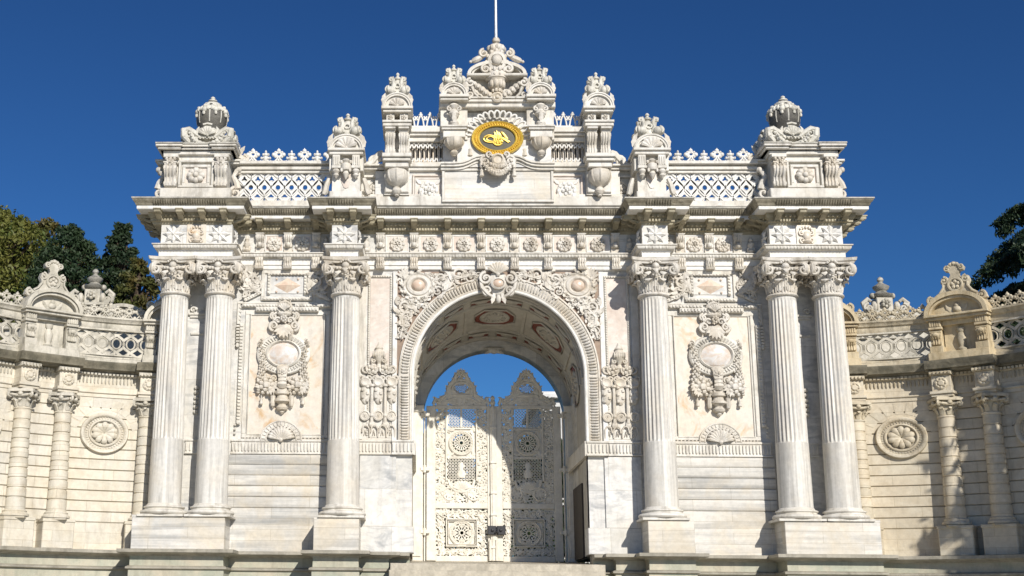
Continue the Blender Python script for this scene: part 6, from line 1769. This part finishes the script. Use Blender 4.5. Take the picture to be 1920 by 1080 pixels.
# rear gables: backs of the garden-side aedicules seen above the wings
def rear(s,x,y,zt,label):
    D=zt-10.6
    root=empty('rear_gable',(x,y,0)); tag(root,label,'gable','gables behind the curved walls')
    mb=MB(Matrix.Translation((0,0,D)))
    mb.box(x-2.6,x+2.6,y,y+.5,-D,8.6); mb.cbox(x-2.7,x+2.7,y-.12,y+.55,8.6,8.8,.02)
    mb.build('pier_wall',M_LIMETOPL,root)
    mb=MB(Matrix.Translation((0,0,D))); n=16
    for k,(cx,w) in enumerate(((x-.95,.85),(x+.95,.85))):
        for i in range(n):
            a0,a1=PI*i/n,PI*(i+1)/n; r=w;h=.62;w_=.10
            q=[(r*cos(a0),8.8+h*sin(a0)),(r*cos(a1),8.8+h*sin(a1)),((r-w_)*cos(a1),8.8+(h-w_)*sin(a1)),((r-w_)*cos(a0),8.8+(h-w_)*sin(a0))]
            mb.add([(cx+a,y-.1,b) for a,b in q]+[(cx+a,y+.5,b) for a,b in q],[(0,3,2,1),(0,1,5,4),(2,3,7,6),(1,2,6,5),(0,4,7,3)])
        mb.prism([(cx+(w-.08)*cos(PI*i/n),8.8+.54*sin(PI*i/n)) for i in range(n+1)],y+.05,y+.4)
        flower(mb,cx,y+.02,9.0,.16,6,.08)
    mb.build('twin_hood',M_LIMETOPL,root)
    mb=MB(Matrix.Translation((0,0,D))); yy=y+.25
    mb.cbox(x-.34,x+.34,y-.1,y+.6,8.8,9.35,.03); mb.cbox(x-.42,x+.42,y-.18,y+.68,9.35,9.45,.02); mb.cbox(x-.24,x+.24,y+.0,y+.5,9.45,9.9,.02)
    for e in (-1,1):
        scroll(mb,x+e*.52,y-.05,9.55,.15,1.4,PI/2,-e,.06); mb.tube([(x+e*.78,y,9.0),(x+e*.62,y,9.2),(x+e*.58,y,9.45),(x+e*.66,y,9.72),(x+e*.52,y,9.84),(x+e*.42,y,9.76)],[.11,.10,.08,.08,.07,.05],(0,1,0),7); mb.ell(x+e*.34,y,9.6,.10,.12,.18,8,5)
    for e in (-1,1):
        scroll(mb,x+e*.95,y-.05,9.05,.16,1.3,PI/2,-e,.06); leaf(mb,x+e*.3,y-.1,9.2,.5,.12,PI/2-e*.5,-e*.3,.08); leaf(mb,x+e*.5,y-.1,9.0,.5,.11,PI/2-e*1.2,e*.5,.08)
        mb.ell(x+e*.30,y+.2,9.98,.09,.12,.10,8,5)
    swag(mb,x-.5,9.35,x+.5,9.35,.22,y-.16,.09,10,3); flower(mb,x,y-.05,9.7,.16,6,.1)
    mb.build('scrolled_pier',M_LIMETOPL,root)
    mb=MB(Matrix.Translation((0,0,D))); mb.lathe([(.18,9.9),(.30,9.96),(.34,10.02),(.20,10.08),(.14,10.14),(.22,10.2),(.25,10.28),(.12,10.36),(.06,10.42),(.10,10.48),(.08,10.55),(.01,10.6)],x,yy,16); mb.build('finial',M_URN,root)
xL,zL=at(176,500,6.5); xR,zR=at(1655,515,6.5)
rear(-1,xL,6.5,zL,'weathered gable with small dark urn showing above the left curved wall, before the trees')
rear(1,xR,6.5,zR,'weathered gable with small dark urn showing above the right curved wall, against blue sky')
xa,za=at(1048,738,26); 
B_=empty('white_building',(xa+1.2,26,0)); tag(B_,'plain white rendered building glimpsed through the arch above the right door leaf','building')
mb=MB(); zt_=at(1045,748,26)[1]; mb.box(xa-.75,xa+6,26,34,0,zt_); mb.build('wall',M_PLASTER,B_)
mb=MB(); mb.cbox(xa-1.05,xa+6.3,25.7,34.3,zt_,zt_+.18,.02); mb.box(xa-.8,xa+6,25.9,34,zt_+.18,zt_+.32); mb.build('roof',M_PLASTER,B_)
for i in range(3):
    for z in (zt_-2.2,zt_-5.2):
        mb=MB(); mb.box(xa+.2+i*1.9,xa+1.2+i*1.9,25.96,26.0,z,z+1.5); mb.build('window',M_GLASS,B_)

# ================================================================ GROUND
mb=MB(); mb.add([(-600,-600,0),(600,-600,0),(600,600,0),(-600,600,0)],[(0,1,2,3)]); o=mb.build('ground',M_GROUND,None,0); tag(o,kind='structure')
mb=MB(); mb.box(-40,40,6.2,60,-.02,2.9); o=mb.build('garden_terrace',M_GRASS,None,0); tag(o,kind='structure')

# ================================================================ TREES
def clump(mb,R_,c,r,n,size,squash=1.0,elong=1.0,droop=0):
    cx,cy,cz=c
    for i in range(n):
        u=R_.gauss(0,1),R_.gauss(0,1),R_.gauss(0,1); L=math.sqrt(sum(a*a for a in u)) or 1
        k=r*(R_.random()**.33)/L; x,y,z=cx+u[0]*k,cy+u[1]*k,cz+u[2]*k*squash
        a=R_.random()*6.28; b=R_.uniform(-1,1); s=size*R_.uniform(.6,1.25)
        dx=Vector((cos(a)*math.sqrt(1-b*b),sin(a)*math.sqrt(1-b*b),b*elong)); dx.normalize()
        dy=dx.cross(Vector((R_.uniform(-1,1),R_.uniform(-1,1),R_.uniform(-1,1)))); 
        if dy.length<.01: continue
        dy.normalize(); p=Vector((x,y,z)); q=dx*s; w=dy*s*.42
        mb.v+= [tuple(p-q),tuple(p+w-q*.1),tuple(p+q),tuple(p-w-q*.1)]; b0=len(mb.v)-4; mb.f.append((b0,b0+1,b0+2,b0+3))
def tree(name,label,cat,group,loc,H,cr,mat,shape,seed,leaf_=.16,n=9000,lo=.3):
    R_=random.Random(seed); x,y,z=loc
    root=empty(name,loc); tag(root,label,cat,group)
    tr=MB(); 
    tr.tube([(x+R_.uniform(-.2,.2)*t,y+R_.uniform(-.2,.2)*t,z+H*.80*t) for t in (0,.1,.25,.45,.65,.85,1)],[.40*H/14*k for k in (1.3,1,.85,.65,.45,.25,.06)],None,9)
    cr_=MB(); m=max(10,int(n/90))
    for i in range(m):
        t=R_.random(); 
        if shape=='cone': t=t**1.2; rad=cr*(.25+.75*(1-t)**.75)*(1 if t>.05 else .8)
        elif shape=='column': rad=cr*(1.05-.35*t)*math.sqrt(max(.12,min(1,6*(1-t))))
        else: rad=cr*math.sqrt(max(.05,1-(2*t-.95)**2))
        a=R_.random()*6.28; q=rad*math.sqrt(R_.uniform(.25,1)); zz=z+H*(lo+(1-lo)*t)
        cx,cy=x+q*cos(a),y+q*sin(a); r=cr*R_.uniform(.16,.30)*(.7 if t>.85 else 1)*(1.15 if shape=='column' else 1)
        clump(cr_,R_,(cx,cy,zz),r,90,leaf_,.75)
        if R_.random()<.5: tr.tube([(x,y,zz-H*.10),(x+q*.5*cos(a),y+q*.5*sin(a),zz-H*.04),(cx,cy,zz)],[.10*H/14,.06*H/14,.02],None,5)
    tr.build('trunk',M_BARK,root,60); cr_.build('crown',mat,root,0)
    return root
def place(px,py,Y): X,Z=at(px,py,Y); return X,Z
TG='trees rising behind the left curved wall'
specs=[('broadleaf_tree','tall yellow green broadleaf tree cut by the left edge of the photo',(12,408),24,3.2,M_LF_AUT,'round',.115,40000),
 ('broadleaf_tree','sparse olive treetop between the leftmost yellow tree and the dark pine',(100,408),27,1.9,M_LF_RUST,'round',.14,11000),
 ('pine_tree','broad dark green pine with rounded top, behind the left scrolled crest',(134,436),22,1.9,M_LF_DARK,'round',.10,36000),
 ('cypress_tree','dense dark cypress standing nearest to the left end of the gate',(230,426),23,1.1,M_LF_CYP,'column',.095,34000),
 ('broadleaf_tree','low rusty brown green tree below and right of the cypress',(262,492),19,1.2,M_LF_RUST,'round',.12,13000),
 ('pine_tree','narrow dark pine wedged between the broad pine and the cypress',(180,515),25,1.0,M_LF_DARK,'round',.11,9000)]
for i,(nm,lb_,(px,py),Y,cr,mat,shp,ls,n) in enumerate(specs):
    X,Z=place(px,py,Y); tree(nm,lb_,'tree',TG,(X,Y,2.9),Z-2.9+.1,cr,mat,shp,40+i,ls,n,.42 if shp!='column' else .30)
# dark trees in the garden straight behind the doors
for i,(X,Y,H,c_,lb_) in enumerate(((-1.9,22,5.6,2.6,'dark garden tree seen through the openwork of the left door leaf'),(2.9,21,5.5,2.6,'dark garden tree seen through the openwork of the right door leaf'),(.3,29,6.6,3.6,'dark garden tree farthest back behind the meeting line of the doors'))):
    tree('garden_tree',lb_,'tree','trees behind the doors',(X,Y,2.9),H,c_,M_LF_CYP,'round',80+i,.16,13000,-.02)
# cedar on the right: layered drooping boughs
def cedar(label,loc,H,spread,seed,nb,mat,dens=1.0,amin=0,amax=6.28):
    R_=random.Random(seed); x,y,z=loc; root=empty('cedar_tree',loc); tag(root,label,'tree','cedars to the right of the gate')
    tr=MB(); cr_=MB()
    tr.tube([(x,y,z),(x+.1,y,z+H*.3),(x-.1,y+.1,z+H*.6),(x,y,z+H)],[.5,.4,.25,.05],None,10)
    for i in range(nb):
        t=.30+.70*(i+.5)/nb; a=R_.uniform(amin,amax); L=spread*(1.15-t*.85)*R_.uniform(.75,1.1); z0=z+H*t
        pts=[]; 
        for k in range(7):
            u=k/6; pts.append((x+L*u*cos(a),y+L*u*sin(a),z0+L*.16*sin(PI*u)-L*.20*u*u))
        tr.tube(pts,[.10*(1-u/7) for u in range(7)],None,5)
        for k in range(1,7):
            for j in range(int(5*dens)):
                u=(k+R_.uniform(-.5,.5))/6; w=L*.20*(1.1-u)*R_.uniform(-1,1)
                px=x+L*u*cos(a)-w*sin(a); py=y+L*u*sin(a)+w*cos(a); pz=z0+L*.16*sin(PI*u)-L*.2*u*u-abs(w)*.15
                clump(cr_,R_,(px,py,pz),.36,60,.075,.28); clump(cr_,R_,(px+R_.uniform(-.1,.1),py,pz-.25),.20,34,.08,1.5,3.0)
    tr.build('trunk',M_BARK,root,60); cr_.build('crown',mat,root,0)
X,Z=at(1925,470,9.0)
cedar('dark cedar whose drooping boughs enter at the upper right edge against the sky',(X+1.1,9.0,0),Z+1.6,6.4,5,42,M_LF_CEDAR,1.3,PI-1.5,PI+1.5)
tree('shade_tree','tall dark tree in front of the right wing, beyond the right edge of the photo','tree','cedars to the right of the gate',(18.0,-7.0,0),13.2,3.9,M_LF_DARK,'round',61,.22,46000,.36)

# ================================================================ SUN, SKY, CAMERA
SD=Vector((.40,-1.0,.62)).normalized()
sun=bpy.data.lights.new('sun','SUN'); sun.energy=4.6; sun.angle=math.radians(.55); sun.color=(1,.945,.865)
so=bpy.data.objects.new('sun',sun); COL.objects.link(so); so.rotation_euler=SD.to_track_quat('Z','Y').to_euler(); so.location=(10,-30,30)
w=bpy.data.worlds.new('World'); sc.world=w; w.use_nodes=True; nt=w.node_tree
sky=nt.nodes.new('ShaderNodeTexSky'); sky.sky_type='NISHITA'; sky.sun_disc=False
el=math.asin(SD.z); az=math.atan2(SD.x,SD.y); sky.sun_elevation=el; sky.sun_rotation=az
sky.altitude=0; sky.air_density=1.0; sky.dust_density=0.0; sky.ozone_density=6.0
bg=nt.nodes['Background']; gm=nt.nodes.new('ShaderNodeGamma'); gm.inputs[1].default_value=1.22; nt.links.new(sky.outputs[0],gm.inputs[0])
tn=nt.nodes.new('ShaderNodeMix'); tn.data_type='RGBA'; tn.blend_type='MULTIPLY'; tn.inputs[0].default_value=1; tn.inputs[7].default_value=(.40,.66,.86,1)
nt.links.new(gm.outputs[0],tn.inputs[6]); nt.links.new(tn.outputs[2],bg.inputs[0]); bg.inputs[1].default_value=.050
cam=bpy.data.cameras.new('camera'); co=bpy.data.objects.new('camera',cam); COL.objects.link(co)
cam.sensor_width=36; cam.lens=FPX/1920*36; cam.shift_x=(960-PPX)/1920; cam.clip_end=3000
M=Matrix.Identity(4)
for i in range(3): M[i][0]=_R[i]; M[i][1]=_U[i]; M[i][2]=-_F[i]; M[i][3]=CAMP[i]
co.matrix_world=M; sc.camera=co
vs_=sc.view_settings; vs_.view_transform='Standard'; vs_.look='None'; vs_.exposure=0.1; vs_.gamma=1
sc.cycles.max_bounces=6
